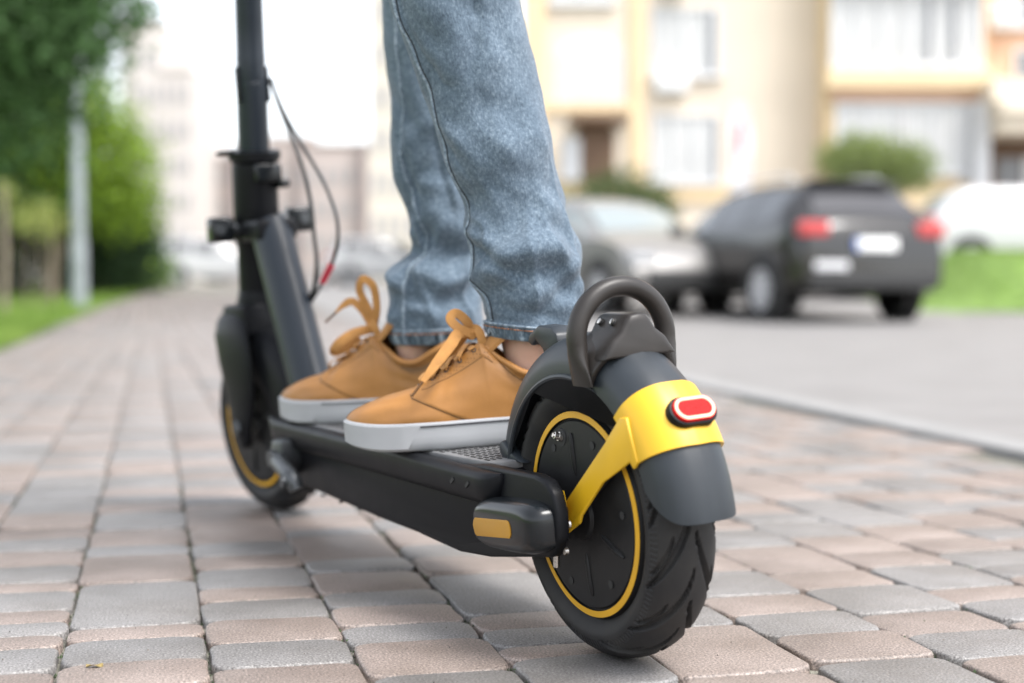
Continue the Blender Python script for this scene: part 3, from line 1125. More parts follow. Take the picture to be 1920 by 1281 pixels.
def seam_t(v): return .47 + .275 * min(1, v / .74) ** .62


def shoe_off(t, v):
    o = 0
    ts = seam_t(v)
    o += .0013 * smooth(.006, -.006, t - ts)                                    # quarter over vamp
    if .36 < t < .80: o += .0011 * smooth(.755, .775, v) * smooth(.36, .40, t) * smooth(.765, .75, t)   # eyestay
    if t < .36: o += .0050 * smooth(.72, .93, v) * smooth(.36, .28, t)          # padded collar
    o += .0012 * mnoise.noise(Vector((t * 9, v * 5, .3))) + .0016 * math.sin(t * 60 + v * 4) * smooth(.56, .62, t) * smooth(.74, .66, t) * smooth(.2, .6, v) * .5
    return o


def shoe_pt(t, sg, v, extra=0):
    p = shoe_surf(t, sg, v)
    du = shoe_surf(min(1, t + .004), sg, v) - shoe_surf(max(0, t - .004), sg, v)
    dv = shoe_surf(t, sg, min(1, v + .01)) - shoe_surf(t, sg, max(0, v - .01))
    n = du.cross(dv)
    if n.length < 1e-12: n = Vector((0, 0, 1))
    n.normalize()
    if n.dot(p - Vector((min(p.x, .2), 0, .02))) < 0: n = -n
    return p + n * (shoe_off(t, v) + extra), n


def make_shoe(label, bow):
    """bow: list of (path, width function, face direction) ribbons of the tied lace"""
    # sole
    def outline(n, grow):
        pts = []
        for k in range(n): 
            t = (1 - math.cos(PI * k / n)) / 2
            pts.append((SL * t + grow * -math.cos(PI * k / n), sole_c(t) + sole_w(t, True) + grow * math.sin(PI * k / n)))
        for k in range(n):
            t = (1 - math.cos(PI * (n - k) / n)) / 2
            pts.append((SL * t + grow * math.cos(PI * k / n) , sole_c(t) - sole_w(t, False) - grow * math.sin(PI * k / n)))
        return pts
    mb = MB()
    def spring(x): return .0075 * max(0, (x - .215) / .053) ** 2 + .0012 * max(0, (.03 - x) / .03) ** 2
    def ring(g, z_): return [(x, y_, z_ + spring(x) * (1 - z_ / .06)) for x, y_ in outline(44, g)]
    mb.loft([ring(-.0048, 0), ring(-.0022, .0008), ring(-.0004, .0034), ring(.0006, .0085), ring(.0006, .015), ring(.0001, .0215), ring(.0002, .0250), ring(-.0001, .0268), ring(-.0010, .0280), ring(-.0028, .0284), ring(-.0045, .0265)])
    sole = mb.build('shoe', M['sole'], person, angle=50)
    def band(z0, z1, off, x0, x1, slope):
        b = MB(); ol = outline(110, 0)
        pts = []
        for i, (x, y_) in enumerate(ol):
            pts.append((x, y_, i))
        N_ = len(pts)
        rr = []
        for i in range(N_):
            x, y_, _ = pts[i]
            a_, c_ = pts[i - 1], pts[(i + 1) % N_]
            n = Vector((c_[1] - a_[1], -(c_[0] - a_[0]))); n = n.normalized() if n.length > 0 else Vector((1, 0))
            if n.x * (x - SL / 2) + n.y * y_ < 0: n = -n
            rr.append([(x + n.x * o2, y_ + n.y * o2, z_ + spring(x) * (1 - z_ / .06), x + slope * (z_ - z0)) for o2, z_ in ((-.001, z0), (off, z0 + .0003), (off, z1 - .0003), (-.001, z1))])
        # order the band as an open strip round the toe or round the heel
        if x0 > .1: order = [i for i in range(N_) if pts[i][0] > x0]
        else: order = [i for i in range(N_) if pts[i][0] <= x1]
        if x0 <= .1:
            k0 = next(i for i in range(N_) if pts[i][0] > x1)
            # start after the toe
            last = max(i for i in range(N_) if pts[i][0] > x1)
            order = [(last + 1 + j) % N_ for j in range(len(order))]
        rings_ = [[q[:3] for q in rr[i]] for i in order]
        if slope:
            e = rr[order[0]]; e2 = rr[order[-1]]
            for rg_ in (0, -1):
                rings_[rg_] = [(p_[0] - slope * (p_[2] - .002), p_[1] + 0, p_[2]) for p_ in rings_[rg_]]
        b.loft(rings_)
        return b
    band(.0236, .0256, .0009, 0, .186, 0).build('pinstripe', M['pinstripe'], sole)
    band(.0030, .0262, .0014, .196, 1, .55).build('toe_bumper', M['sole'], sole, angle=50)
    # upper
    mb = MB()
    NT, NV = 190, 46
    ts = [(1 - math.cos(PI * k / NT)) / 2 * .55 + .45 * k / NT for k in range(NT + 1)]
    rings = []
    for sg, seq in ((1, ts), (-1, ts[::-1])):
        for t in seq:
            rings.append([shoe_pt(t, sg, j / NV)[0] for j in range(NV + 1)])
    mb.loft(rings, closed=False, cap=False, wrap=True)
    up = mb.build('upper', M['suede'], sole, angle=50)
    # collar roll
    mb = MB()
    path = [shoe_pt(t, 1, 1)[0] for t in [.40 - .40 * i / 26 for i in range(27)]] + [shoe_pt(t, -1, 1)[0] for t in [.40 * i / 26 for i in range(1, 27)]]
    mb.tube(path, lambda q: .0036 - .0016 * abs(2 * q - 1) ** 6, 10)
    mb.build('collar', M['suede'], sole)
    mb = MB()
    ins = [[Vector((p.x, p.y * k, z_)) for p in path[::3]] for k, z_ in ((.97, .085), (.8, .05), (.6, .032))]
    for q, k in zip(ins, (0, 1, 2)):
        for p, src in zip(q, path[::3]): p.z = src.z - .002 - .028 * k if k < 2 else .03
    mb.loft(ins, closed=False, cap=False)
    mb.build('lining', M['lining'], sole)
    # tongue
    mb = MB(); rg = []
    for i in range(21):
        k = i / 20
        c0 = spline([(.200, .001, .0500), (.165, .001, .0680), (.132, .001, .0900), (.110, .001, .1130), (.100, .001, .1320)], 20)[i]
        hw = .017 + .017 * smooth(.2, .9, k) - .008 * smooth(.93, 1, k)
        sec = []
        for j in range(9):
            q = -1 + j / 4
            sec.append(c0 + Vector((-.020 * q * q * smooth(.3, 1, k), hw * q, -.006 * q * q)))
        rg.append(sec + [p + Vector((-.0028, 0, -.0028)) for p in sec[::-1]])
    mb.loft(rg)
    mb.build('tongue', M['suedelight'], sole)
    # seams
    mb = MB()
    for sg in (1, -1):
        for dx, rad in ((0, .00075),):
            pts = [shoe_pt(seam_t(v) + .0035, sg, v, -.0002)[0] for v in [.04 + .70 * i / 40 for i in range(41)]]
            mb.tube(pts, rad, 6)
        pts = [shoe_pt(t, sg, .755, -.0004)[0] for t in [.385 + .30 * i / 40 for i in range(41)]]
        mb.tube(pts, .0008, 6)
        pts = [shoe_pt(.365 - .18 * smooth(0, 1, i / 30), sg, .98 - .40 * math.sin(PI / 2 * i / 30), -.0003)[0] for i in range(31)]
        mb.tube(pts, .00055, 6)
        pts = [shoe_pt(.72 + .03 * math.sin(i), sg, .70, 0)[0] for i in range(2)]
    mb.build('seam', M['thread'], sole)
    # perforations beside the eyelets
    mb = MB()
    for sg in (1, -1):
        for vrow, o in ((.80, 0), (.835, .012), (.87, 0)):
            t = .40 + o
            while t < .70:
                p, n = shoe_pt(t, sg, vrow, .00005)
                a = n.orthogonal().normalized(); b_ = n.cross(a)
                mb.add([p + (a * math.cos(q) + b_ * math.sin(q)) * .0007 for q in [k * PI / 3 for k in range(6)]], [tuple(range(6))])
                t += .026
    o = mb.build('perforation', M['thread'], sole, angle=0); o['kind'] = 'stuff'
    # eyelets and crossing laces
    TT = (.445, .510, .575, .640, .700)
    mb = MB()
    for t in TT:
        for sg in (1, -1):
            p, n = shoe_pt(t, sg, .925, .0002)
            a = n.orthogonal().normalized(); b_ = n.cross(a)
            mb.tube([p + (a * math.cos(q) + b_ * math.sin(q)) * .0021 for q in [k * PI / 5 for k in range(10)]], .0006, 6, wrap=True)
    mb.build('eyelet', M['darkmetal'], sole)
    for i in range(len(TT) - 1):
        for sg in (1, -1):
            p0, n0 = shoe_pt(TT[i + 1], sg, .925, .0004)
            p0b, _ = shoe_pt(TT[i + 1] - .012, sg, .965, .0042 + .0006 * (sg > 0))
            p1, _ = shoe_pt(TT[i], -sg, .95, .0020)
            mid = (p0b + p1) / 2 + Vector((.001, 0, .0032 + .0012 * (sg > 0)))
            mb = MB()
            mb.ribbon(spline([p0, p0b, mid, p1], 16), lambda q: .0030 + .0045 * smooth(0, .3, q), lambda q, n0=n0: (n0 * (1 - q) + Vector((.45, 0, .9)) * (.3 + q)), .0013)
            mb.build('lace', M['lace'], sole)
    for path, wd, fc in bow:
        mb = MB()
        mb.ribbon(spline(path, 40), wd, fc, .0013)
        mb.build('lace', M['lace'], sole)
    mb = MB()
    mb.tube([KN + Vector((.004, -.007, -.002)), KN + Vector((.002, -.004, .001)), KN + Vector((.001, .002, .002)), KN + Vector((0, .009, 0))], [.0035, .0062, .0068, .004], 10)
    mb.build('knot', M['lace'], sole)
    # aglet at the loose end is the dark tip of the lace
    e = Vector(bow[0][0][-1]); e0 = Vector(bow[0][0][-2])
    mb = MB(); d = (e - e0).normalized(); mb.tube([e, e + d * .018], .0014, 8)
    mb.build('aglet', M['thread'], sole)
    return sole


def foot_matrix(x, y_, th, pitch=0):
    a = R(th)
    return Matrix.Translation((x, y_, .1676)) @ Matrix.Rotation(a, 4, 'Z') @ Matrix.Rotation(R(pitch), 4, 'Y') @ Matrix.Translation((-.080, 0, 0))


KN = Vector((.128, .004, .109))
bow_near = [
    ([KN, KN + Vector((.012, .016, .004)), (.148, .034, .103), (.164, .046, .084), (.176, .051, .070)], lambda q: .0045 + .0075 * math.sin(PI * min(1, .15 + q * .8)), (-.05, .97, .25)),
    ([KN, KN + Vector((.004, .006, .014)), KN + Vector((.014, .010, .024)), KN + Vector((.020, .014, .019)), KN + Vector((.012, .014, .009)), KN + Vector((.0, .008, .002))], lambda q: .0095, (-.1, .97, .2)),
    ([KN + Vector((.006, -.002, .006)), KN + Vector((-.006, .010, .006)), KN + Vector((-.010, .012, -.010)), KN + Vector((.0, .010, -.022)), (.136, .012, .086)], lambda q: .0090, (.1, .95, .3)),
    ([KN, KN + Vector((.006, -.022, .002)), KN + Vector((.022, -.036, -.014)), KN + Vector((.034, -.040, -.030))], lambda q: .0085, (.3, -.8, .4)),
]
bow_far = [
    ([KN, KN + Vector((.010, .004, .022)), KN + Vector((.022, .006, .034)), KN + Vector((.034, .008, .030)), KN + Vector((.044, .010, .022))], lambda q: .0095 - .006 * smooth(.6, 1, q), (-.35, .9, .2)),
    ([KN, KN + Vector((.002, .004, .022)), KN + Vector((.010, .008, .046)), KN + Vector((.002, .012, .060)), KN + Vector((-.010, .010, .050)), KN + Vector((-.010, .006, .024)), KN + Vector((-.002, .002, .002))], lambda q: .0100, (-.1, .97, .1)),
    ([KN, KN + Vector((.018, .018, -.004)), KN + Vector((.034, .026, -.014)), KN + Vector((.044, .022, -.024)), KN + Vector((.036, .014, -.022)), KN + Vector((.016, .006, -.010))], lambda q: .0120, (-.3, .9, .3)),
    ([KN + Vector((.006, -.002, .006)), KN + Vector((-.006, .010, .006)), KN + Vector((-.010, .010, -.012)), (.134, .008, .088)], lambda q: .0095, (.1, .95, .3)),
]
FN = foot_matrix(.215, -.037, 58, 0)
FF = foot_matrix(.500, -.040, 40, 0)
LOC = PINV @ MW
shoe_n = make_shoe('near', bow_near)
shoe_f = make_shoe('far', bow_far)
shoe_n.matrix_local = LOC @ FN
shoe_f.matrix_local = LOC @ FF @ Matrix.Scale(1, 4)

# --- legs: places on two upright planes through the ankles, measured as (image row, left edge, right edge) at 1920 px
FPX, CXP, CYP = 2666.67, 960, 640.5
PHI = R(1.836)


def px_pt(px, py, dep):
    """point at a given distance in front of the camera along a sight line"""
    x = (px - CXP) / FPX; y_ = -(py - CYP) / FPX
    d = Vector((x, math.cos(PHI) + y_ * math.sin(PHI), -math.sin(PHI) + y_ * math.cos(PHI)))
    return Vector((0, 0, .315)) + d * dep / d.y


AN = MW @ FN @ Vector((.076, 0, .10))
AF = MW @ FF @ Vector((.076, 0, .10))
# leg outlines in metres: (height, centre across, half width, centre distance, half depth)
near_rows = [(-900, 640, 960), (-600, 655, 968), (-300, 690, 976), (-150, 708, 974), (0, 730, 974), (100, 768, 1000), (200, 802, 1022), (300, 836, 1043), (370, 864, 1053), (420, 876, 1066), (455, 880, 1083), (480, 882, 1088), (505, 884, 1084), (540, 890, 1088), (565, 900, 1094), (590, 908, 1093), (612, 912, 1088), (634, 916, 1082)]
far_rows = [(-900, 690, 900), (-600, 700, 905), (-300, 712, 912), (0, 716, 925), (100, 722, 925), (200, 733, 925), (300, 733, 918), (340, 739, 915), (380, 757, 915), (420, 770, 915), (450, 775, 912), (475, 770, 908), (500, 736, 903), (530, 726, 900), (560, 726, 898), (590, 727, 905), (615, 730, 906), (640, 738, 900)]


def leg_geo(rows, dep, seed, hem_tilt, foldamp, depth_k=.95, lean=0, folds=()):
    """rings from top to hem"""
    L_, R_ = [(r[0], r[1]) for r in rows], [(r[0], r[2]) for r in rows]
    y0, y1 = rows[0][0], rows[-1][0]
    ys = []
    q = y0
    while q < y1 - .01:
        ys.append(q); q += 40 if q < -60 else 5.0
    ys.append(y1)
    rings = []
    for py in ys:
        a, b = interp(L_, py), interp(R_, py)
        dd = dep + lean * (y1 - py)
        pa, pb = px_pt(a, py, dd), px_pt(b, py, dd)
        c = (pa + pb) / 2
        hw = (pb - pa).length / 2
        hd = hw * depth_k
        ring = []
        hz = max(0, (y1 - py)) / FPX * dep          # metres above the hem
        for k in range(144):
            th = 2 * PI * k / 144
            ct, s_ = math.cos(th), math.sin(th)
            # folds gathered above the hem, fading upward; quieter on the two outline edges
            vis_ = .35 + .65 * abs(s_)
            f = 0
            f += .0042 * math.sin(hz * 118 + 1.5 * math.sin(th * 1 + seed) + 2.3 * math.sin(th * 2 + seed * 2) + seed) * smooth(.02, .05, hz) * smooth(.20, .07, hz)
            f += .0030 * math.sin(hz * 62 - 2.1 * math.sin(th + seed * 1.7) + seed * 3) * smooth(.05, .09, hz) * smooth(.34, .16, hz)
            f += .0050 * mnoise.noise(Vector((ct * 1.3 + seed * 7, s_ * 1.3, hz * 16))) * smooth(.01, .05, hz)
            f += .0022 * mnoise.noise(Vector((ct * 3 + seed * 3, s_ * 3, hz * 42)))* smooth(.01, .03, hz)
            f += .0060 * (.5 - abs(((hz * 7.5 + .22 * s_ + .12 * ct + seed * .37) % 1) - .5)) * smooth(.03, .06, hz) * smooth(.26, .12, hz) * 1.2
            nq = mnoise.noise(Vector((ct * 1.1 + seed * 5, s_ * 1.1 + .5, hz * 15 + .5 * s_ - .4 * ct)))
            f += .0048 * max(0, 1 - abs(nq) * 3.2) ** 2 * smooth(.015, .04, hz) * smooth(.24, .12, hz)
            nq = mnoise.noise(Vector((ct * .9 + seed * 9, s_ * .9, hz * 6 + .7 * ct)))
            f -= .0030 * max(0, 1 - abs(nq) * 4) ** 2 * smooth(.10, .2, hz)
            f *= foldamp * vis_ * 1.25
            for hc, tc, sl, ln, am, wd in folds:
                dt_ = (th - R(tc) + PI) % (2 * PI) - PI
                if abs(dt_) < 2.2 * R(ln):
                    q = (hz - hc - sl * dt_) / wd
                    if abs(q) < 3: f += am * math.exp(-q * q) * math.exp(-(dt_ / R(ln)) ** 2)
            f += .0020 * math.sin(th * 26 + 3 * mnoise.noise(Vector((ct * 2, s_ * 2, seed)))) * smooth(.016, .009, hz) * smooth(-.001, .004, hz)   # puckered hem
            if .0155 < hz < .0185: f -= .0009
            if hz < .0155: f += .0009
            p = c + Vector(((hw + f) * ct, (hd + f) * s_, 0))
            p.z += hem_tilt * smooth(.16, 0, hz) * ct + .0018 * s_ * smooth(.1, 0, hz)
            ring.append(p)
        rings.append(ring)
    return rings, ys


# single folds: height above the hem, direction round the leg, slope, reach, height of the ridge, width
FOLD_N = ((.098, 222, -.020, 34, .0065, .010), (.076, 236, -.030, 36, -.0060, .008), (.058, 262, -.014, 30, .0060, .010), (.036, 222, .020, 26, .0055, .009),
          (.044, 300, .030, 30, -.0050, .008), (.070, 318, .030, 28, .0050, .010), (.118, 300, .045, 36, .0035, .014), (.150, 240, -.05, 40, .003, .016), (.026, 275, -.008, 40, -.0035, .006), (.20, 225, -.06, 30, .004, .016), (.30, 215, -.07, 26, .004, .02), (.255, 210, .05, 22, -.004, .014))
FOLD_F = ((.165, 215, .05, 34, -.006, .012), (.135, 225, .03, 40, .006, .012), (.100, 235, -.02, 44, -.006, .009), (.078, 215, -.03, 40, .006, .010), (.052, 240, -.015, 44, -.005, .008), (.034, 225, .012, 40, .005, .009), (.22, 225, .06, 36, .006, .02), (.26, 235, -.05, 34, -.005, .016), (.064, 290, .03, 30, .005, .010))
rn, ysn = leg_geo(near_rows, AN.y, .4, -.004, 1.0, folds=FOLD_N)
rf, ysf = leg_geo(far_rows, AF.y, 2.1, .002, 1.0, folds=FOLD_F)


def leg_mesh(mb, rings, hem_from):
    inn = []
    last = rings[-1]
    cc = sum(last, Vector()) / len(last)
    low = []
    for k, (sh, dz) in enumerate(((.985, -.0006), (.955, 0.0), (.93, .006), (.88, .03))):
        low.append([cc + (p - cc) * sh + Vector((0, 0, dz)) for p in last])
    return rings + low


mb = MB()
nn, nf = leg_mesh(mb, rn, 0), leg_mesh(mb, rf, 0)
# hips above the picture
for rg in (nn, nf):
    mb.loft([[PINV @ p for p in r] for r in rg], cap=False)
def avg(r): return sum(r, Vector()) / len(r)
hipc = (avg(nn[0]) + avg(nf[0])) / 2
hr = []
for dz, a, b in ((-.11, .15, .080), (-.07, .178, .098), (-.02, .19, .110), (.03, .195, .118), (.10, .185, .118), (.17, .165, .110), (.20, .155, .10)):
    dirx = (avg(nf[0]) - avg(nn[0])); dirx.z = 0; dirx.normalize()
    diry = Vector((-dirx.y, dirx.x, 0))
    hr.append([PINV @ (hipc + Vector((0, 0, dz)) + dirx * a * math.cos(t) + diry * b * math.sin(t)) for t in [2 * PI * k / 48 for k in range(48)]])
mb.loft(hr)
jeans = mb.build('jeans', M['denim'], person, angle=60)
# hem bands: a darker worn fold with a stitch line
for rg, nm in ((rn, 'n'), (rf, 'f')):
    mb = MB()
    base = [r for r in rg[-8:]]
    hm = []
    cc = avg(base[-1])
    sel = base[3:] if nm == 'n' else base[3:]
    for i, r in enumerate(sel):
        c0 = avg(r)
        hm.append([PINV @ (c0 + (p - c0) * 1.012) for p in r])
    c0 = avg(base[-1])
    hm.append([PINV @ (c0 + (p - c0) * .99 + Vector((0, 0, -.0012))) for p in base[-1]])
    hm.append([PINV @ (c0 + (p - c0) * .95) for p in base[-1]])
    mb.loft(hm, cap=False)
    mb.build('hem', M['hem'], jeans, angle=60)
    mb = MB()
    r = rg[-5]; c0 = avg(r)
    ring = [PINV @ (c0 + (p - c0) * 1.016 + Vector((0, 0, -.0008))) for p in r]
    for k in range(0, 144):
        a_, b_ = ring[k], ring[(k + 1) % 144]
        mb.tube([a_.lerp(b_, .1), a_.lerp(b_, .85)], .0006, 5)
    mb.build('stitching', M['stitch'], jeans, angle=0)
    mb = MB()
    r = rg[-6]; c0 = avg(r)
    mb.tube([PINV @ (c0 + (p - c0) * 1.008) for p in r], .0013, 6, wrap=True)
    mb.build('faded_ridge', M['seam'], jeans)


def seam_line(rings, thf, n0, rad):
    """welted seam: two raised edges along the leg at an angle that may wander"""
    mb = MB()
    A = []
    for i, r in enumerate(rings):
        k = thf(i / (len(rings) - 1)) / (2 * PI) * 144 % 144
        k0 = int(k); fr_ = k - k0
        p = r[k0 % 144].lerp(r[(k0 + 1) % 144], fr_)
        c = avg(r)
        A.append(PINV @ (c + (p - c) * 1.004))
    mb.tube(A, rad, 8)
    return mb


def th_near(q): return R(interp([(0, 203), (.3, 204), (.55, 207), (.75, 200), (.86, 201), (.92, 214), (.97, 207), (1, 198)], q))
seam_line(rn, th_near, 0, .0021).build('side_seam', M['seam'], jeans)
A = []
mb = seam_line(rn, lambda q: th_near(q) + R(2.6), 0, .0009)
mb.build('seam_shadow', M['seamshadow'], jeans)  # dark line painted in as the shadow beside the raised seam
seam_line(rf, lambda q: R(interp([(0, 225), (.6, 222), (.8, 238), (1, 230)], q)), 0, .0019).build('side_seam', M['seam'], jeans)

# --- skin: both legs and hips as one continuous body inside the clothes
vs_, es_, rs_ = [], [], []
def addv(p, r, prev=None):
    vs_.append(PINV @ p); rs_.append(r)
    if prev is not None: es_.append((prev, len(vs_) - 1))
    return len(vs_) - 1
root = addv(hipc + Vector((0, 0, .06)), .085)
for Fm, rg in ((FN, nn), (FF, nf)):
    Q = MW @ Fm
    k = root
    ank = Q @ Vector((.073, 0, .105))
    for fr2 in (0, .25, .5, .65, .76, .86):
        r_ = rg[int(fr2 * (len(rg) - 5))]
        c0 = avg(r_)
        k = addv(c0, min(.062, .66 * min((p - c0).length for p in r_)), k)
    k = addv(ank.lerp(c0, .5), .032, k)
    k = addv(ank, .0300, k)
    k = addv(Q @ Vector((.071, 0, .078)), .0285, k)
    k = addv(Q @ Vector((.080, 0, .052)), .024, k)
    k = addv(Q @ Vector((.150, .001, .046)), .019, k)
    k = addv(Q @ Vector((.205, .001, .040)), .013, k)
bmsh = bpy.data.meshes.new('body_skin')
bmsh.from_pydata([tuple(v) for v in vs_], es_, [])
tmp = bpy.data.objects.new('body', bmsh); C.objects.link(tmp)
md = tmp.modifiers.new('skin', 'SKIN')
for i, sv in enumerate(bmsh.skin_vertices[0].data):
    sv.radius = (rs_[i], rs_[i] * 1.05); sv.use_root = (i == 0)
ms = tmp.modifiers.new('sub', 'SUBSURF'); ms.levels = 3; ms.render_levels = 3
dg = bpy.context.evaluated_depsgraph_get()
fm = bpy.data.meshes.new_from_object(tmp.evaluated_get(dg))
bpy.data.objects.remove(tmp)
mall = [(PINV @ (MW @ F_ @ Vector((.066, s * .028, .098)))) for F_ in (FN, FF) for s in (1, -1)]
tend = [(PINV @ (MW @ F_ @ Vector((.092, s * .009, .112)))) for F_ in (FN, FF) for s in (1,)]
for v in fm.vertices:
    for c0 in mall:
        d = (v.co - c0).length
        if d < .022: v.co += (v.co - c0 + Vector((0, 0, 0))).normalized() * 0 + (c0 - (c0 * .5 + c0 * .5)) * 0 + (v.normal * .0045 * (1 - d / .022) ** 2)
    for c0 in tend:
        d = math.hypot((v.co - c0).x, (v.co - c0).y)
        if d < .012 and abs(v.co.z - c0.z) < .05: v.co += v.normal * .0016 * (1 - d / .012)
fm.shade_smooth()
fm.materials.clear(); fm.materials.append(M['skin'])
link('body', fm, person)
# ==PART4==
# ------------------------------------------------------------------ trees, shrubs and things by the lawn


def leaf_cloud(mb, lumps, n, size, seed):
    rd = random.Random(seed)
    tot = sum(r[0] * r[1] * r[2] for _, r in lumps)
    for c, r in lumps:
        m = int(n * r[0] * r[1] * r[2] / tot)
        # leaves hang in small sprays so that gaps and clumps show
        for _ in range(max(1, m // 9)):
            while True:
                q = Vector((rd.uniform(-1, 1), rd.uniform(-1, 1), rd.uniform(-1, 1)))
                if .30 < q.length < 1 + .12 * rd.random(): break
            o = Vector((c[0] + q.x * r[0], c[1] + q.y * r[1], c[2] + q.z * r[2]))
            for _ in range(9):
                p = o + Vector((rd.gauss(0, 1), rd.gauss(0, 1), rd.gauss(0, .8))) * size * 1.7
                a = Vector((rd.gauss(0, 1), rd.gauss(0, 1), rd.gauss(-.3, .7))).normalized()
                b = a.orthogonal().normalized()
                b = (Matrix.Rotation(rd.uniform(0, 6.28), 3, a) @ b)
                l = size * rd.uniform(.7, 1.3)
                mb.add([p, p + a * l * .5 + b * l * .30, p + a * l, p + a * l * .5 - b * l * .30], [(0, 1, 2, 3)])


def tree(name, label, cat, base, trunk_h, trunk_r, lumps, n, size, mats, seed, group=None, limbs=5):
    t = thing(name, label, cat, base, 0, group)
    rd = random.Random(seed)
    tb = MB()
    if trunk_h > 0:
        pts = [(rd.gauss(0, .03), rd.gauss(0, .03), -.1 + (trunk_h + .1) * i / 6) for i in range(7)]
        tb.tube(pts, lambda q: trunk_r * (1.25 - .6 * q), 9)
        for i in range(limbs):
            c, r = lumps[i % len(lumps)]
            s_ = Vector(pts[3 + i % 4])
            e = Vector(c) + Vector((rd.uniform(-.4, .4) * r[0], rd.uniform(-.4, .4) * r[1], rd.uniform(-.2, .5) * r[2]))
            tb.tube([s_, s_.lerp(e, .5) + Vector((0, 0, .1)), e], lambda q: trunk_r * (.5 - .38 * q), 6)
        tb.build('trunk', M['bark'], t)
    mb = MB(); leaf_cloud(mb, lumps, n, size, seed)
    mb.build('crown', mats, t, angle=0)
    return t


M['bark'] = mat('bark', (.20, .155, .115), .9, var=.3, vscale=12, bump=.6, bscale=40, bdist=.02)
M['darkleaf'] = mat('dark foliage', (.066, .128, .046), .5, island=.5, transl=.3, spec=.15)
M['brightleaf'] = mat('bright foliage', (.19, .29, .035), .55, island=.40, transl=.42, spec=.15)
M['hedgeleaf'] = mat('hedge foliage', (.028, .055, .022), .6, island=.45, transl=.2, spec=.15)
M['shrubleaf'] = mat('shrub foliage', (.10, .165, .035), .55, island=.4, transl=.3, spec=.15)
M['hazeleaf'] = mat('haze-paled foliage', (.20, .25, .085), .55, island=.4, transl=.3, spec=.15)  # shrub green lightened in the colour to imitate haze
M['bushleaf'] = mat('round bush foliage', (.060, .100, .032), .55, island=.4, transl=.25, spec=.15)
M['yellowleaf'] = mat('yellow green leaves', (.30, .34, .10), .6, island=.3, transl=.4, spec=.15)

tree('broadleaf_tree', 'dark green broadleaf tree overhanging the lawn in front of the brighter tree', 'tree', (-4.75, 11.6, 0), 1.9, .09,
     [((.0, 0, 3.1), (1.15, 1.2, 1.0)), ((.75, -.1, 2.75), (.85, .9, .85)), ((.25, .3, 2.15), (.95, .9, .55)), ((.95, .2, 3.4), (.65, .8, .6)), ((-.8, .2, 2.6), (.9, .9, .9)), ((.6, -.2, 3.9), (.9, .9, .8)), ((1.12, 0, 2.35), (.52, .6, .55)), ((1.25, .1, 2.95), (.5, .6, .6))], 33000, .085, M['darkleaf'], 3, limbs=8)
tree('broadleaf_tree', 'bright yellow-green tree behind the lamp post', 'tree', (-7.35, 22.8, zt(0, 22.8)), 1.3, .10,
     [((.1, 0, 2.5), (1.25, 1.1, .95)), ((.85, -.2, 2.05), (.85, .9, .8)), ((-.8, .2, 2.1), (1.2, 1, .95)), ((.2, 0, 3.1), (.8, .8, .6)), ((1.0, .1, 1.5), (.6, .7, .5))], 20000, .10, M['brightleaf'], 5, limbs=7)
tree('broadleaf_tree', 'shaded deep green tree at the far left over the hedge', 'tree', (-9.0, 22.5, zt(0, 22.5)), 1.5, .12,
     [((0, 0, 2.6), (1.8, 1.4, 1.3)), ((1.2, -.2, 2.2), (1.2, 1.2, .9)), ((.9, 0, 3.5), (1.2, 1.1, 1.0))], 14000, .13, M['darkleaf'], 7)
# clipped shrubs forming the dark undergrowth
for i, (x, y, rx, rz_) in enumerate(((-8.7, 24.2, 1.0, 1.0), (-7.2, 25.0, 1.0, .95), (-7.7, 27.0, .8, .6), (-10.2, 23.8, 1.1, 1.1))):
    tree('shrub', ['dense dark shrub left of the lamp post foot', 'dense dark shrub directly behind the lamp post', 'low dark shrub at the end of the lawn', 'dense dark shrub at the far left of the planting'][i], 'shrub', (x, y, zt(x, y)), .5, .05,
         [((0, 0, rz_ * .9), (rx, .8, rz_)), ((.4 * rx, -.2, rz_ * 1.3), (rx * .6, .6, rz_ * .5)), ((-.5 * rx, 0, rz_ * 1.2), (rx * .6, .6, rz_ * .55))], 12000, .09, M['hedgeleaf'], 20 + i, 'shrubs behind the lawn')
tree('shrub', 'light green low shrub beside the path where the lawn ends', 'shrub', (-7.35, 26.5, zt(0, 26.5)), .3, .04, [((0, 0, .45), (.75, .6, .5)), ((.5, 0, .35), (.5, .5, .35))], 4500, .08, M['shrubleaf'], 31, 'shrubs behind the lawn')
tree('shrub', 'green shrub in front of the hidden white car', 'shrub', (-9.3, 31, zt(0, 31)), .3, .04, [((0, 0, .5), (.7, .6, .55)), ((1.2, 0, .4), (.7, .6, .45))], 4500, .08, M['shrubleaf'], 33, 'shrubs behind the lawn')
# slim saplings tied to stakes
M['stake'] = mat('pale timber', (.20, .165, .125), .85, var=.2, vscale=15, bump=.4, bscale=60, bdist=.004)
for i, (px, d, h) in enumerate(((8, 17.5, 1.6), (46, 18.5, 1.25), (75, 18.2, 1.3), (98, 19.0, 1.2))):
    x = (px - 960) / 2667 * d
    t = thing('sapling', ['pale sapling trunk at the left end of the lawn', 'thin staked sapling left of the yellow leaved one', 'thin sapling with a yellow-green tuft of leaves', 'thin sapling next to the lamp post with a small pale tuft'][i], 'sapling', (x, d, zt(x, d)), 0, 'saplings on the lawn')
    mb = MB(); mb.tube([(0, 0, -.1), (.02, .01, h * .5), (0, 0, h)], lambda q: .018 - .008 * q + (.03 if i == 0 else 0), 8); mb.build('trunk', M['stake'], t)
    mb = MB()
    leaf_cloud(mb, [((0, 0, h * .95), (.13 if i > 1 else .10, .13, .17 if i > 1 else .1))], 260 if i > 1 else 90, .06, 50 + i); mb.build('crown', M['yellowleaf'], t, angle=0)

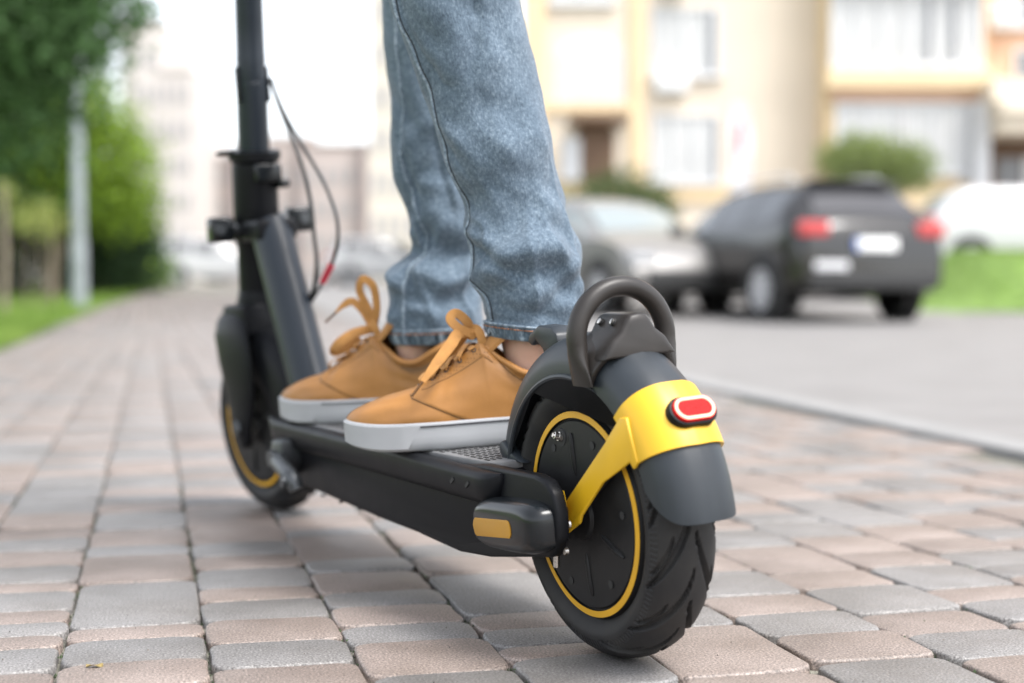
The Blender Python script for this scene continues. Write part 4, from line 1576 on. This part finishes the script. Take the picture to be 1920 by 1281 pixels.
# lamp post
M['galv'] = mat('galvanised steel', (.28, .31, .32), .5, .35, var=.1, vscale=8)
px0 = (149 - 960) / 2667 * 19.5
lp = thing('lamp_post', 'grey steel lamp post standing at the edge of the lawn', 'lamp post', (px0, 19.5, zt(0, 19.5)))
mb = MB(); mb.tube([(0, 0, -.1), (0, 0, .9), (0, 0, .92), (0, 0, 6)], [.115, .110, .090, .06], 18); mb.build('pole', M['galv'], lp)
mb = MB(); mb.tube([(0, 0, -.02), (0, 0, .03), (0, 0, .035)], [.17, .17, .12], 18); mb.build('base', M['galv'], lp)
mb = MB(); mb.box((.0, -.112, .62), (.09, .02, .26)); mb.build('service_door', M['galv'], lp, bevel=.004)
mb = MB(); mb.tube([(0, 0, 5.95), (.15, 0, 6.15), (.6, 0, 6.25)], .03, 8); mb.box((.75, 0, 6.25), (.5, .2, .09)); mb.build('lantern', M['galv'], lp)

# ------------------------------------------------------------------ cars
M['glass'] = mat('car glass', (.05, .055, .06), .06, spec=.9)
M['skyglass'] = mat('sky-paled car glass', (.22, .25, .25), .08, spec=.9)  # base colour lightened to paint in white sky reflected by the windows
M['suvglass'] = mat('tinted glass', (.06, .06, .066), .42, spec=.22)
M['carblack'] = mat('black car paint', (.008, .0068, .006), .16, spec=.5, coat=.3)
M['carwhite'] = mat('white car paint', (.46, .46, .46), .3, coat=.8)
M['carsilver'] = mat('silver car paint', (.20, .193, .185), .32, .2, coat=.3)
M['carbrown'] = mat('brown car paint', (.06, .04, .03), .3, .2, coat=.2)
M['trim'] = mat('car trim', (.02, .02, .02), .6)
M['alloy'] = mat('alloy wheel', (.55, .55, .56), .4, .1)
M['tailred'] = mat('tail lamp', (.42, .03, .03), .2, coat=.5)
M['headlamp'] = mat('head lamp', (.34, .35, .36), .1, coat=.5)
M['plate'] = mat('number plate', (.82, .82, .80), .4)
M['plateblue'] = mat('plate band', (.03, .10, .38), .4)

HATCH = dict(L=4.1, W=1.76, top=[(0, .80), (.05, .95), (.22, 1.20), (.52, 1.44), (1.1, 1.50), (1.8, 1.49), (2.3, 1.38), (3.02, .98), (3.6, .88), (3.95, .72), (4.1, .50)], belt=[(0, .80), (.3, .98), (1, .96), (2, .92), (3.1, .90), (3.7, .8), (4.1, .5)],
             wt=[(0, .72), (.3, .62), (1, .58), (2, .58), (2.6, .62), (3.1, .70), (3.7, .66), (4.1, .5)], cab=(.30, 3.0), rear=(.09, .48), front=(2.32, 2.98), wx=(.72, 3.30), rw=.30, low=.22)
SUV = dict(L=4.6, W=1.86, top=[(0, .88), (.05, 1.05), (.18, 1.19), (.56, 1.53), (1.0, 1.60), (1.8, 1.61), (2.5, 1.52), (3.25, 1.10), (4.0, 1.02), (4.42, .86), (4.6, .60)], belt=[(0, .90), (.3, 1.14), (1, 1.10), (2, 1.06), (3.3, 1.02), (4.1, .92), (4.6, .6)],
           wt=[(0, .78), (.25, .67), (.56, .57), (1, .56), (2, .57), (2.8, .64), (3.3, .76), (4.1, .72), (4.6, .6)], cab=(.42, 3.2), rear=(.17, .56), front=(2.55, 3.2), wx=(.86, 3.62), rw=.36, low=.30)


def car(name, label, paint, spec, loc, heading, group=None, glass='glass', details=True):
    """heading: direction of the nose, degrees anticlockwise from +x; origin under the rear middle"""
    t = thing(name, label, 'car', loc, R(heading), group)
    L, W, low, rw = spec['L'], spec['W'], spec['low'], spec['rw']

    def sec(x):
        zt_, zb = interp(spec['top'], x), interp(spec['belt'], x)
        zb = min(zb, zt_ - .015)
        end = min(1, (min(x, L - x) + .05) / .42)
        wl = W / 2 * (.86 + .14 * math.sqrt(max(0, 1 - (1 - end) ** 2)))
        wt_ = min(interp(spec['wt'], x), wl - .05)
        lo = low + .10 * (1 - end)
        mid = (lo + zb) / 2
        wb = wl - .03
        cabin = zt_ - zb
        return [(wl * .9, lo), (wl - .015, lo + .05), (wl, mid), (wl - .005, (mid + zb) / 2), (wb, zb), (wb + (wt_ - wb) * .5, zb + cabin * .55), (wt_ + .015, zt_ - min(.06, cabin * .4)), (wt_ - .08, zt_ - .01), (wt_ * .5, zt_ + .01), (0, zt_ + .015)]
    mb = MB(); rings = []
    xs = [0, .015, .05, .1, .16] + [.16 + (L - .32) * i / 40 for i in range(1, 40)] + [L - .16, L - .08, L - .03, L]
    for x in xs:
        s = sec(x)
        rings.append([(x, y_, z_) for y_, z_ in s] + [(x, -y_, z_) for y_, z_ in s[::-1][1:]])
    mb.loft(rings)
    mb.build('body', M[paint], t, angle=38)

    def lerp2(a, b, k): return (a[0] + (b[0] - a[0]) * k, a[1] + (b[1] - a[1]) * k)
    def side_glass(x0, x1, sg):
        b = MB(); up, dn = [], []
        r = []
        for i in range(7):
            x = x0 + (x1 - x0) * i / 6
            s = sec(x)
            lo_, m_, hi_ = lerp2(s[4], s[5], .10), s[5], lerp2(s[5], s[6], .82)
            r.append([(x, sg * (q[0] + .006), q[1]) for q in (lo_, m_, hi_)] + [(x, sg * (q[0] - .02), q[1]) for q in (hi_, m_, lo_)])
        b.loft(r)
        b.build('side_window', M['glass' if glass == 'suvglass' else glass], t, angle=40)
    c0, c1 = spec['cab']
    span = c1 - c0
    for sg in (1, -1):
        side_glass(c0 + .18, c0 + span * .32, sg)
        side_glass(c0 + span * .35, c0 + span * .62, sg)
        side_glass(c0 + span * .65, c0 + span * .92, sg)
    for nm, (x0, x1) in (('rear_window', spec['rear']), ('windscreen', spec['front'])):
        if nm == 'windscreen' and glass == 'suvglass': glass = 'glass'
        b = MB(); r = []
        for i in range(7):
            x = x0 + (x1 - x0) * (.06 + .88 * i / 6)
            s = sec(x)
            wd = s[6][0] * .93
            z_ = s[9][1]
            dz = .012
            row = [(x, wd * k, z_ + dz - .012 * k * k * 2) for k in (-1, -.5, 0, .5, 1)]
            r.append(row + [(x, p[1], p[2] - .03) for p in row[::-1]])
        b.loft(r)
        b.build(nm, M[glass], t, angle=40)
    for x in spec['wx']:
        for sg in (1, -1):
            yo = sg * (W / 2 + .004)
            b = MB(); b.tube([(x + (rw + .045) * math.cos(a), yo - sg * .02, rw + (rw + .045) * math.sin(a)) for a in [R(-12 + 204 * i / 24) for i in range(25)]], .032, 8)
            b.build('wheel_arch', M['trim'], t)
            b = MB(); b.disc((x, yo - sg * .05, rw), rw + .05, 28, 'y', sg * .048); b.build('wheel_housing', M['trim'], t)
            b = MB(); rr = []
            for i in range(36):
                a = 2 * PI * i / 36
                rr.append([(x + q * math.cos(a), yo + sg * h, rw + q * math.sin(a)) for q, h in ((rw * .64, -.10), (rw * .64, .012), (rw * .72, .022), (rw * .93, .018), (rw, .0), (rw, -.18), (rw * .9, -.2))])
            b.loft(rr, closed=False, cap=False, wrap=True)
            wh = b.build('wheel', M['rubber'], t)
            b = MB()
            b.disc((x, yo - sg * .012, rw), rw * .13, 16, 'y', sg * .03)
            for k in range(10):
                a = 2 * PI * k / 10
                b.box((0, 0, 0), (rw * .56, .022, rw * .15), Matrix.Translation((x + rw * .34 * math.cos(a), yo, rw + rw * .34 * math.sin(a))) @ Matrix.Rotation(-a, 4, 'Y'))
            b.tube([(x + rw * .62 * math.cos(a), yo, rw + rw * .62 * math.sin(a)) for a in [2 * PI * i / 30 for i in range(30)]], rw * .05, 6, wrap=True)
            b.build('rim', M['alloy'], wh)
    zb = interp(spec['top'], .05)
    for sg in (1, -1):
        b = MB(); s = sec(.12)
        b.box((.075, sg * (W / 2 - .20), zb - .035), (.13, .36, .17)); b.build('tail_light', M['tailred'], t, bevel=.03)
        b = MB(); b.box((L - .16, sg * (W / 2 - .22), interp(spec['top'], L - .2) - .12), (.22, .34, .15)); b.build('headlight', M['headlamp'], t, bevel=.04)
        b = MB(); b.box((c1 - .25, sg * (W / 2 + .09), interp(spec['belt'], c1) + .09), (.12, .18, .13)); b.build('mirror', M[paint], t, bevel=.03)
    b = MB(); b.box((.02, 0, low + .16), (.10, W * .86, .22)); b.build('bumper', M['trim'], t, bevel=.03)
    b = MB(); b.box((L - .01, 0, low + .16), (.10, W * .74, .24)); b.build('bumper', M['trim'], t, bevel=.03)
    b = MB(); b.box((-.008, 0, zb - .20), (.03, .54, .135)); pl = b.build('number_plate', M['plate'], t, bevel=.005)
    b = MB(); b.box((-.012, .245, zb - .20), (.03, .05, .128)); b.build('plate_band', M['plateblue'], pl)
    if spec is SUV:
        for sg in (1, -1):
            b = MB(); b.tube(spline([(.80, sg * .56, 1.56), (.9, sg * .56, 1.645), (1.6, sg * .56, 1.665), (2.2, sg * .57, 1.62), (2.4, sg * .57, 1.53)], 16), .02, 8); b.build('roof_rail', M['alloy'], t)
        b = MB(); b.box((.50, 0, 1.565), (.30, 1.06, .035)); b.build('spoiler', M[paint], t, bevel=.012)
        b = MB(); b.box((-.035, .56, low + .31), (.03, .42, .10)); b.build('bumper_reflector', M['alloy'], t, bevel=.02)
    return t


def at(px, d, z=None):
    x = (px - 960) / 2667 * d
    return (x, d, zt(x, d) if z is None else z)


# black SUV seen from its rear left, nose pointing away
car('parked_car', 'black SUV with red tail lamps and white number plate parked nose away', 'carblack', SUV, at(1640, 15.6), 108, 'cars parked along the road', 'suvglass')
car('parked_car', 'silver hatchback with its pale windscreen turned to the black SUV', 'carsilver', HATCH, (.47, 20.9, zt(0, 18.5)), -65, 'cars parked along the road', 'skyglass')
car('parked_car', 'dark brown car parked beyond the black SUV', 'carbrown', HATCH, at(1310, 22.5), 20, 'cars parked along the road', 'skyglass')
car('parked_car', 'white car parked beyond the grass bank', 'carwhite', HATCH, (at(1722, 24.4)[0], 24.6, .66), -3, 'cars parked along the road', 'skyglass')
car('parked_car', 'white car partly behind the black SUV roof', 'carwhite', SUV, (at(1475, 30)[0], 30, zt(0, 30) + .25), 20, 'cars parked along the road')
car('parked_car', 'white car far down the path between the trees and the scooter stem', 'carwhite', HATCH, (at(290, 46)[0], 46, zt(0, 46) + .02), 12, 'white cars at the end of the path')
car('parked_car', 'white car half hidden behind the low green shrubs', 'carwhite', HATCH, (at(190, 48)[0], 50, zt(0, 50) + .15), 5, 'white cars at the end of the path')
car('parked_car', 'white car far away between the cables and the jeans', 'carwhite', HATCH, (at(610, 45)[0], 45, zt(0, 45)), 10, 'white cars at the end of the path')
car('parked_car', 'dark car furthest away behind the white cars', 'carbrown', HATCH, (at(650, 56)[0], 56, zt(0, 56)), 100, 'white cars at the end of the path')

# bushes by the yellow building
tree('round_bush', 'rounded clipped tree in haze-paled green behind the black SUV', 'bush', at(1637, 26), 1.9, .07, [((0, 0, 2.35), (1.0, .9, .48)), ((-.3, 0, 2.55), (.55, .6, .35)), ((.5, 0, 2.2), (.6, .7, .35))], 9000, .07, M['hazeleaf'], 61)
tree('round_bush', 'dark green rounded bush behind the silver hatchback', 'bush', at(1150, 24), .8, .06, [((0, 0, 1.25), (1.05, .8, .75)), ((.15, 0, 1.75), (.65, .6, .42)), ((-.55, 0, 1.2), (.6, .6, .6)), ((.6, 0, 1.3), (.5, .6, .55))], 9000, .07, M['bushleaf'], 63)

# ------------------------------------------------------------------ yellow apartment building
M['cream'] = mat('cream render', (.67, .585, .475), .85, var=.04, vscale=.6)
M['ochre'] = mat('ochre render', (.68, .53, .33), .85, var=.05, vscale=.6)
M['orange'] = mat('terracotta render', (.60, .39, .27), .85, var=.06, vscale=.6)
M['frame'] = mat('white window frame', (.60, .60, .60), .5)
M['pane'] = mat('curtained glazing', (.50, .50, .49), .25, spec=.6, var=.08, vscale=.9)
M['panedark'] = mat('dark glazing', (.16, .165, .175), .2, spec=.6)
M['awning'] = mat('beige awning', (.68, .60, .48), .8, var=.05, vscale=2)
M['brown'] = mat('brown door', (.14, .08, .045), .6, var=.1, vscale=4)
M['acwhite'] = mat('air conditioner white', (.75, .75, .74), .5)
BY = 38.0
bl = thing('apartment_building', 'cream and ochre apartment building with white windows behind the parked cars', 'building', (0, BY, zt(0, BY) - .1))
BZ = zt(0, BY) - .1
K = 2667 / BY


def bx(px): return (px - 960) / K
def bz(py): return .315 + (555 - py) / K - BZ


def wall(name, m_, px0, px1, py0, py1, y0, y1):
    b = MB(); b.box(((bx(px0) + bx(px1)) / 2, (y0 + y1) / 2, (bz(py0) + bz(py1)) / 2), (bx(px1) - bx(px0), y1 - y0, bz(py0) - bz(py1)))
    return b.build(name, M[m_], bl, angle=30)


wall('wall', 'cream', 985, 1530, -900, 600, 0, 10)
wall('wall', 'ochre', 1530, 1815, -900, 600, -1.2, 10)
wall('wall', 'orange', 1815, 2500, -900, 600, -.4, 10)
wall('pilaster', 'ochre', 985, 1022, -900, 600, -.18, -.003)
wall('pilaster', 'ochre', 1180, 1205, -900, 600, -.12, -.003)
wall('cornice', 'ochre', 1525, 1820, 148, 182, -1.55, -1.203)
wall('frieze', 'orange', 1535, 1812, 184, 204, -1.32, -1.204)
wall('cornice', 'orange', 1535, 1818, -30, 2, -1.5, -1.203)
wall('plinth', 'ochre', 1022, 1480, 346, 380, -.10, -.002)
wall('cornice', 'ochre', 1025, 1180, 196, 212, -.16, -.002)


def window(px0, px1, py0, py1, y0, lights, dark=(), arch=False):
    """frame with its panes; lights = widths of the panes"""
    x0, x1, z0, z1 = bx(px0), bx(px1), bz(py1), bz(py0)
    f = MB(); fwid = .085
    f.box(((x0 + x1) / 2, y0 - .03, z0 + fwid / 2), (x1 - x0, .12, fwid))
    f.box(((x0 + x1) / 2, y0 - .028, z1 - fwid / 2), (x1 - x0, .12, fwid))
    f.box((x0 + fwid / 2, y0 - .026, (z0 + z1) / 2), (fwid, .12, z1 - z0 - 2 * fwid - .004))
    f.box((x1 - fwid / 2, y0 - .026, (z0 + z1) / 2), (fwid, .12, z1 - z0 - 2 * fwid - .004))
    tot = sum(lights); x = x0
    xs = []
    for q in lights:
        xs.append((x, x + (x1 - x0) * q / tot)); x += (x1 - x0) * q / tot
    for a, b in xs[1:]:
        f.box((a, y0 - .024, (z0 + z1) / 2), (fwid * .8, .12, z1 - z0 - 2 * fwid - .004))
    wi = f.build('window', M['frame'], bl, angle=30)
    for i, (a, b) in enumerate(xs):
        p = MB(); p.box(((a + b) / 2, y0 - .012, (z0 + z1) / 2), (b - a - .03, .03, z1 - z0 - .03))
        p.build('pane', M['panedark' if i in dark else 'pane'], wi, angle=30)
    s = MB(); s.box(((x0 + x1) / 2, y0 - .08, z0 - .035), (x1 - x0 + .16, .2, .05)); s.build('sill', M['frame'], wi, angle=30)
    return wi


# arched stair window
mb = MB(); x0, x1, z0, z1 = bx(1042), bx(1166), bz(200), bz(110)
n = 20
arc = [((x0 + x1) / 2 + (x1 - x0) / 2 * math.cos(a), z1 + (bz(70) - bz(110)) * math.sin(a)) for a in [PI * i / n for i in range(n + 1)]]
out = [(x0, z0)] + [(x1, z0)] + arc
mb.prism(out, -.05, -.002)
wi = mb.build('window', M['frame'], bl, angle=30)
mb = MB()
cxm, czm = (x0 + x1) / 2, (z0 + bz(70)) / 2
mb.prism([(cxm + (a - cxm) * .9, czm + (b_ - czm) * .92) for a, b_ in out], -.062, -.052)
mb.build('pane', M['pane'], wi, angle=30)
mb = MB()
for k in (.33, .67): mb.box((x0 + (x1 - x0) * k, -.07, czm), (.06, .03, (bz(70) - z0) * .86))
mb.box((cxm, -.068, z1 - .05), ((x1 - x0) * .9, .03, .06))
mb.build('glazing_bar', M['frame'], wi, angle=30)
window(1030, 1150, -90, 12, 0, (1, 1))
window(1220, 1348, 18, 146, 0, (1.9, 1.3, .55, .25), (2,))
window(1220, 1348, -160, -40, 0, (1.9, 1.3, .55, .25), (2,))
window(1222, 1348, 216, 345, 0, (1.2, 1.1, 1.0, .5), (3,))
window(1534, 1672, 4, 146, -1.2, (1, 1, 1))
window(1674, 1808, 8, 142, -1.2, (.8, .55, .8, .55, .8, .55), (1, 3))
window(1534, 1808, -200, -50, -1.2, (1, 1, 1, .8, .55, .8), (4,))
window(1545, 1665, 206, 335, -1.2, (1, 1))
window(1668, 1772, 206, 335, -1.2, (1, 1))
window(1774, 1810, 208, 345, -1.2, (1,))
window(1885, 1925, 100, 170, -.4, (1,), (0,))
window(1890, 1990, -60, 60, -.4, (1, 1), (0,))
# arched entrance in the left wing
mb = MB()
x0, x1 = bx(1078), bx(1152)
arc = [((x0 + x1) / 2 + (x1 - x0) / 2 * math.cos(a), bz(262) + (bz(225) - bz(262)) * math.sin(a)) for a in [PI * i / n for i in range(n + 1)]]
mb.prism([(x0, bz(420)), (x1, bz(420))] + arc, -.06, -.003)
dr = mb.build('door', M['brown'], bl, angle=30)
mb = MB(); mb.box((bx(1070), -.09, bz(300)), (.5, .16, bz(262) - bz(340))); mb.build('side_light', M['frame'], dr, angle=30)
mb = MB(); mb.box((bx(1117), -.5, bz(232)), (1.5, .9, .14)); mb.build('door_canopy', M['brown'], bl, bevel=.02)
# shop entrance with stepped canopy at the right
wall('recess', 'brown', 1822, 1985, 268, 560, -.55, -.403)
wall('door', 'panedark', 1852, 1898, 302, 420, -.60, -.552)
wall('door', 'frame', 1902, 1935, 300, 420, -.60, -.552)
wall('canopy', 'awning', 1805, 2000, 172, 212, -2.2, -.402)
wall('canopy', 'awning', 1812, 2000, 214, 238, -2.6, -.402)
wall('canopy', 'awning', 1818, 2000, 240, 268, -2.4, -.402)
wall('column', 'frame', 1790, 1816, 206, 560, -1.6, -1.203)


def ac(px0, px1, py0, py1, y0, label):
    x0, x1, z0, z1 = bx(px0), bx(px1), bz(py1) + BZ, bz(py0) + BZ
    t = thing('air_conditioner', label, 'air conditioner', ((x0 + x1) / 2, BY + y0 - .18, z0), 0, 'air conditioner units on the facade')
    b = MB(); b.box((0, 0, (z1 - z0) / 2), (x1 - x0, .32, z1 - z0)); b.build('casing', M['acwhite'], t, bevel=.02)
    b = MB(); b.tube([(.06 - (x1 - x0) * .1 + .22 * math.cos(a), -.165, (z1 - z0) / 2 + .22 * math.sin(a)) for a in [2 * PI * i / 20 for i in range(20)]], .02, 6, wrap=True)
    b.build('fan_guard', M['galv'], t)
    b = MB()
    for s in (-1, 1): b.box((s * (x1 - x0) * .3, .06, -.03), (.04, .34, .05))
    b.build('bracket', M['galv'], t)


ac(1836, 1886, 18, 66, -.4, 'white air conditioner unit on the terracotta wall at the right')
ac(1226, 1286, 142, 178, 0, 'white air conditioner unit under the upper window of the cream wing')
ac(1236, 1280, -36, -4, 0, 'white air conditioner unit above the picture edge on the cream wing')

# feather banner standing by the building
fb = thing('banner', 'tall white banner with a red mark standing before the cream wall', 'banner', at(1388, 33))
K2 = 2667 / 33
b = MB(); hz0, hz1 = .315 + (555 - 360) / K2 - zt(0, 33), .315 + (555 - 195) / K2 - zt(0, 33)
b.tube([(-.27, 0, 0), (-.27, 0, hz1 + .05)], .02, 8); b.build('pole', M['galv'], fb)
M['cloth'] = mat('white cloth', (.80, .78, .79), .8, transl=.3)
M['redprint'] = mat('red print', (.62, .07, .08), .8)
b = MB(); r = []
for i in range(13):
    z_ = hz0 + (hz1 - hz0) * i / 12
    r.append([(-.25, .01 * math.sin(i), z_), (0, .05 * math.sin(i * .8), z_), (.25 - .10 * smooth(.7, 1, i / 12), .03 * math.sin(i * .9 + 1), z_), (.25 - .10 * smooth(.7, 1, i / 12), .03 * math.sin(i * .9 + 1) + .008, z_), (0, .05 * math.sin(i * .8) + .008, z_), (-.25, .01 * math.sin(i) + .008, z_)])
b.loft(r); cl = b.build('cloth', M['cloth'], fb)
b = MB(); b.box((-.02, -.06, hz0 + (hz1 - hz0) * .62), (.09, .012, .62)); b.build('red_mark', M['redprint'], cl)
# low pale things by the wall between the banner and the SUV
M['beigecar'] = mat('beige', (.5, .45, .38), .7)

# ------------------------------------------------------------------ far towers


def tower(name, label, px0, px1, py, d, m_, steps, nx, nz, y_off=0, depth=14, dark=None):
    K_ = 2667 / d
    z0 = zt(0, min(d, 60)) - .5
    t = thing(name, label, 'building', ((px0 + px1) / 2 / 1 * 0 + ((px0 + px1) / 2 - 960) / K_, d, z0), 0, 'high-rise blocks beyond the path')
    W_ = (px1 - px0) / K_; H_ = .315 + (555 - py) / K_ - z0
    for i, (a, b_, top) in enumerate(steps):
        h = .315 + (555 - top) / K_ - z0
        mb = MB(); mb.box((-W_ / 2 + W_ * (a + b_) / 2, depth / 2 + i * .02, h / 2), (W_ * (b_ - a) - .02, depth, h)); mb.build('wall', M[m_], t, angle=30)
        mb = MB(); mb.box((-W_ / 2 + W_ * (a + b_) / 2, depth / 2 - .05, h + .15), (W_ * (b_ - a) + .1, depth + .3, .3)); mb.build('parapet', M[m_], t, angle=30)
    pm = MB(); cw = W_ / nx
    pm.box((0, -.04, 0), (cw * .5, .06, 1.4)); mesh = pm.mesh('tower window', 30); mesh.materials.append(M['towerglass'])
    sm = MB(); sm.box((0, -.06, -.75), (cw * .55, .16, .08)); smesh = sm.mesh('tower sill', 30); smesh.materials.append(M['frame'])
    for i in range(nx):
        f = (i + .5) / nx
        top = next((tp for a, b_, tp in steps if a <= f <= b_), py)
        h = .315 + (555 - top) / K_ - z0
        k = 0
        while 2 + 3 * k + 1.2 < h:
            o = link('window', mesh, t, (-W_ / 2 + cw * (i + .5), 0, 2 + 3 * k))
            o2 = link('sill', smesh, o)
            k += nz
    for px in (dark or []):
        b = MB(); b.box(((px - 960) / K_ - t.location.x, -.35, H_ * .5), (.5, .66, H_)); b.build('shaft', M['towerdark'], t, angle=30)
    return t


M['towerpale'] = mat('haze-paled tower render', (.56, .52, .49), .9, var=.04, vscale=.1)  # tower colours paled to stand in for distant haze and glare
M['towerpink'] = mat('pinkish tower render', (.48, .42, .395), .9, var=.04, vscale=.1)
M['towercream'] = mat('cream tower render', (.58, .54, .46), .9, var=.04, vscale=.1)
M['towerglass'] = mat('tower glazing', (.34, .33, .33), .3)
M['towerdark'] = mat('recessed shaft', (.24, .20, .19), .8)
tower('tower_block', 'tall pale stepped tower block above the green trees', 232, 362, 50, 120, 'towerpale', [(0, .55, 45), (.55, 1, 135)], 7, 1)
tower('tower_block', 'wide pinkish apartment block with dark vertical shafts behind the scooter stem', 362, 692, 270, 130, 'towerpink', [(0, .42, 300), (.42, .68, 262), (.68, 1, 275)], 15, 1, dark=(386, 438, 560, 680))
tower('tower_block', 'cream tower block behind the jeans', 694, 930, -200, 100, 'towercream', [(0, 1, -200)], 10, 1)

# a small dry leaf lying on the paving
M['dryleaf'] = mat('dry leaf', (.20, .15, .055), .8, var=.3, vscale=300)
mb = MB(); r = []
for i in range(9):
    k = i / 8
    hw_ = .0035 * math.sin(PI * min(1, .06 + k * .94)) ** .8
    r.append([(-.007 + .014 * k, -hw_, .0012 + .0016 * math.sin(k * 5)), (-.007 + .014 * k, 0, .0003 + .0012 * math.sin(k * 4)), (-.007 + .014 * k, hw_, .0018 + .001 * math.cos(k * 6)), (-.007 + .014 * k, 0, .0001 + .0012 * math.sin(k * 4))])
mb.loft(r)
lf = mb.build('dry_leaf', M['dryleaf']); lf.location = (-.354, 1.197, .0004); lf.rotation_euler = (0, 0, .4)
tag(lf, 'tiny curled yellow leaf lying on a pinkish paving stone', 'leaf')
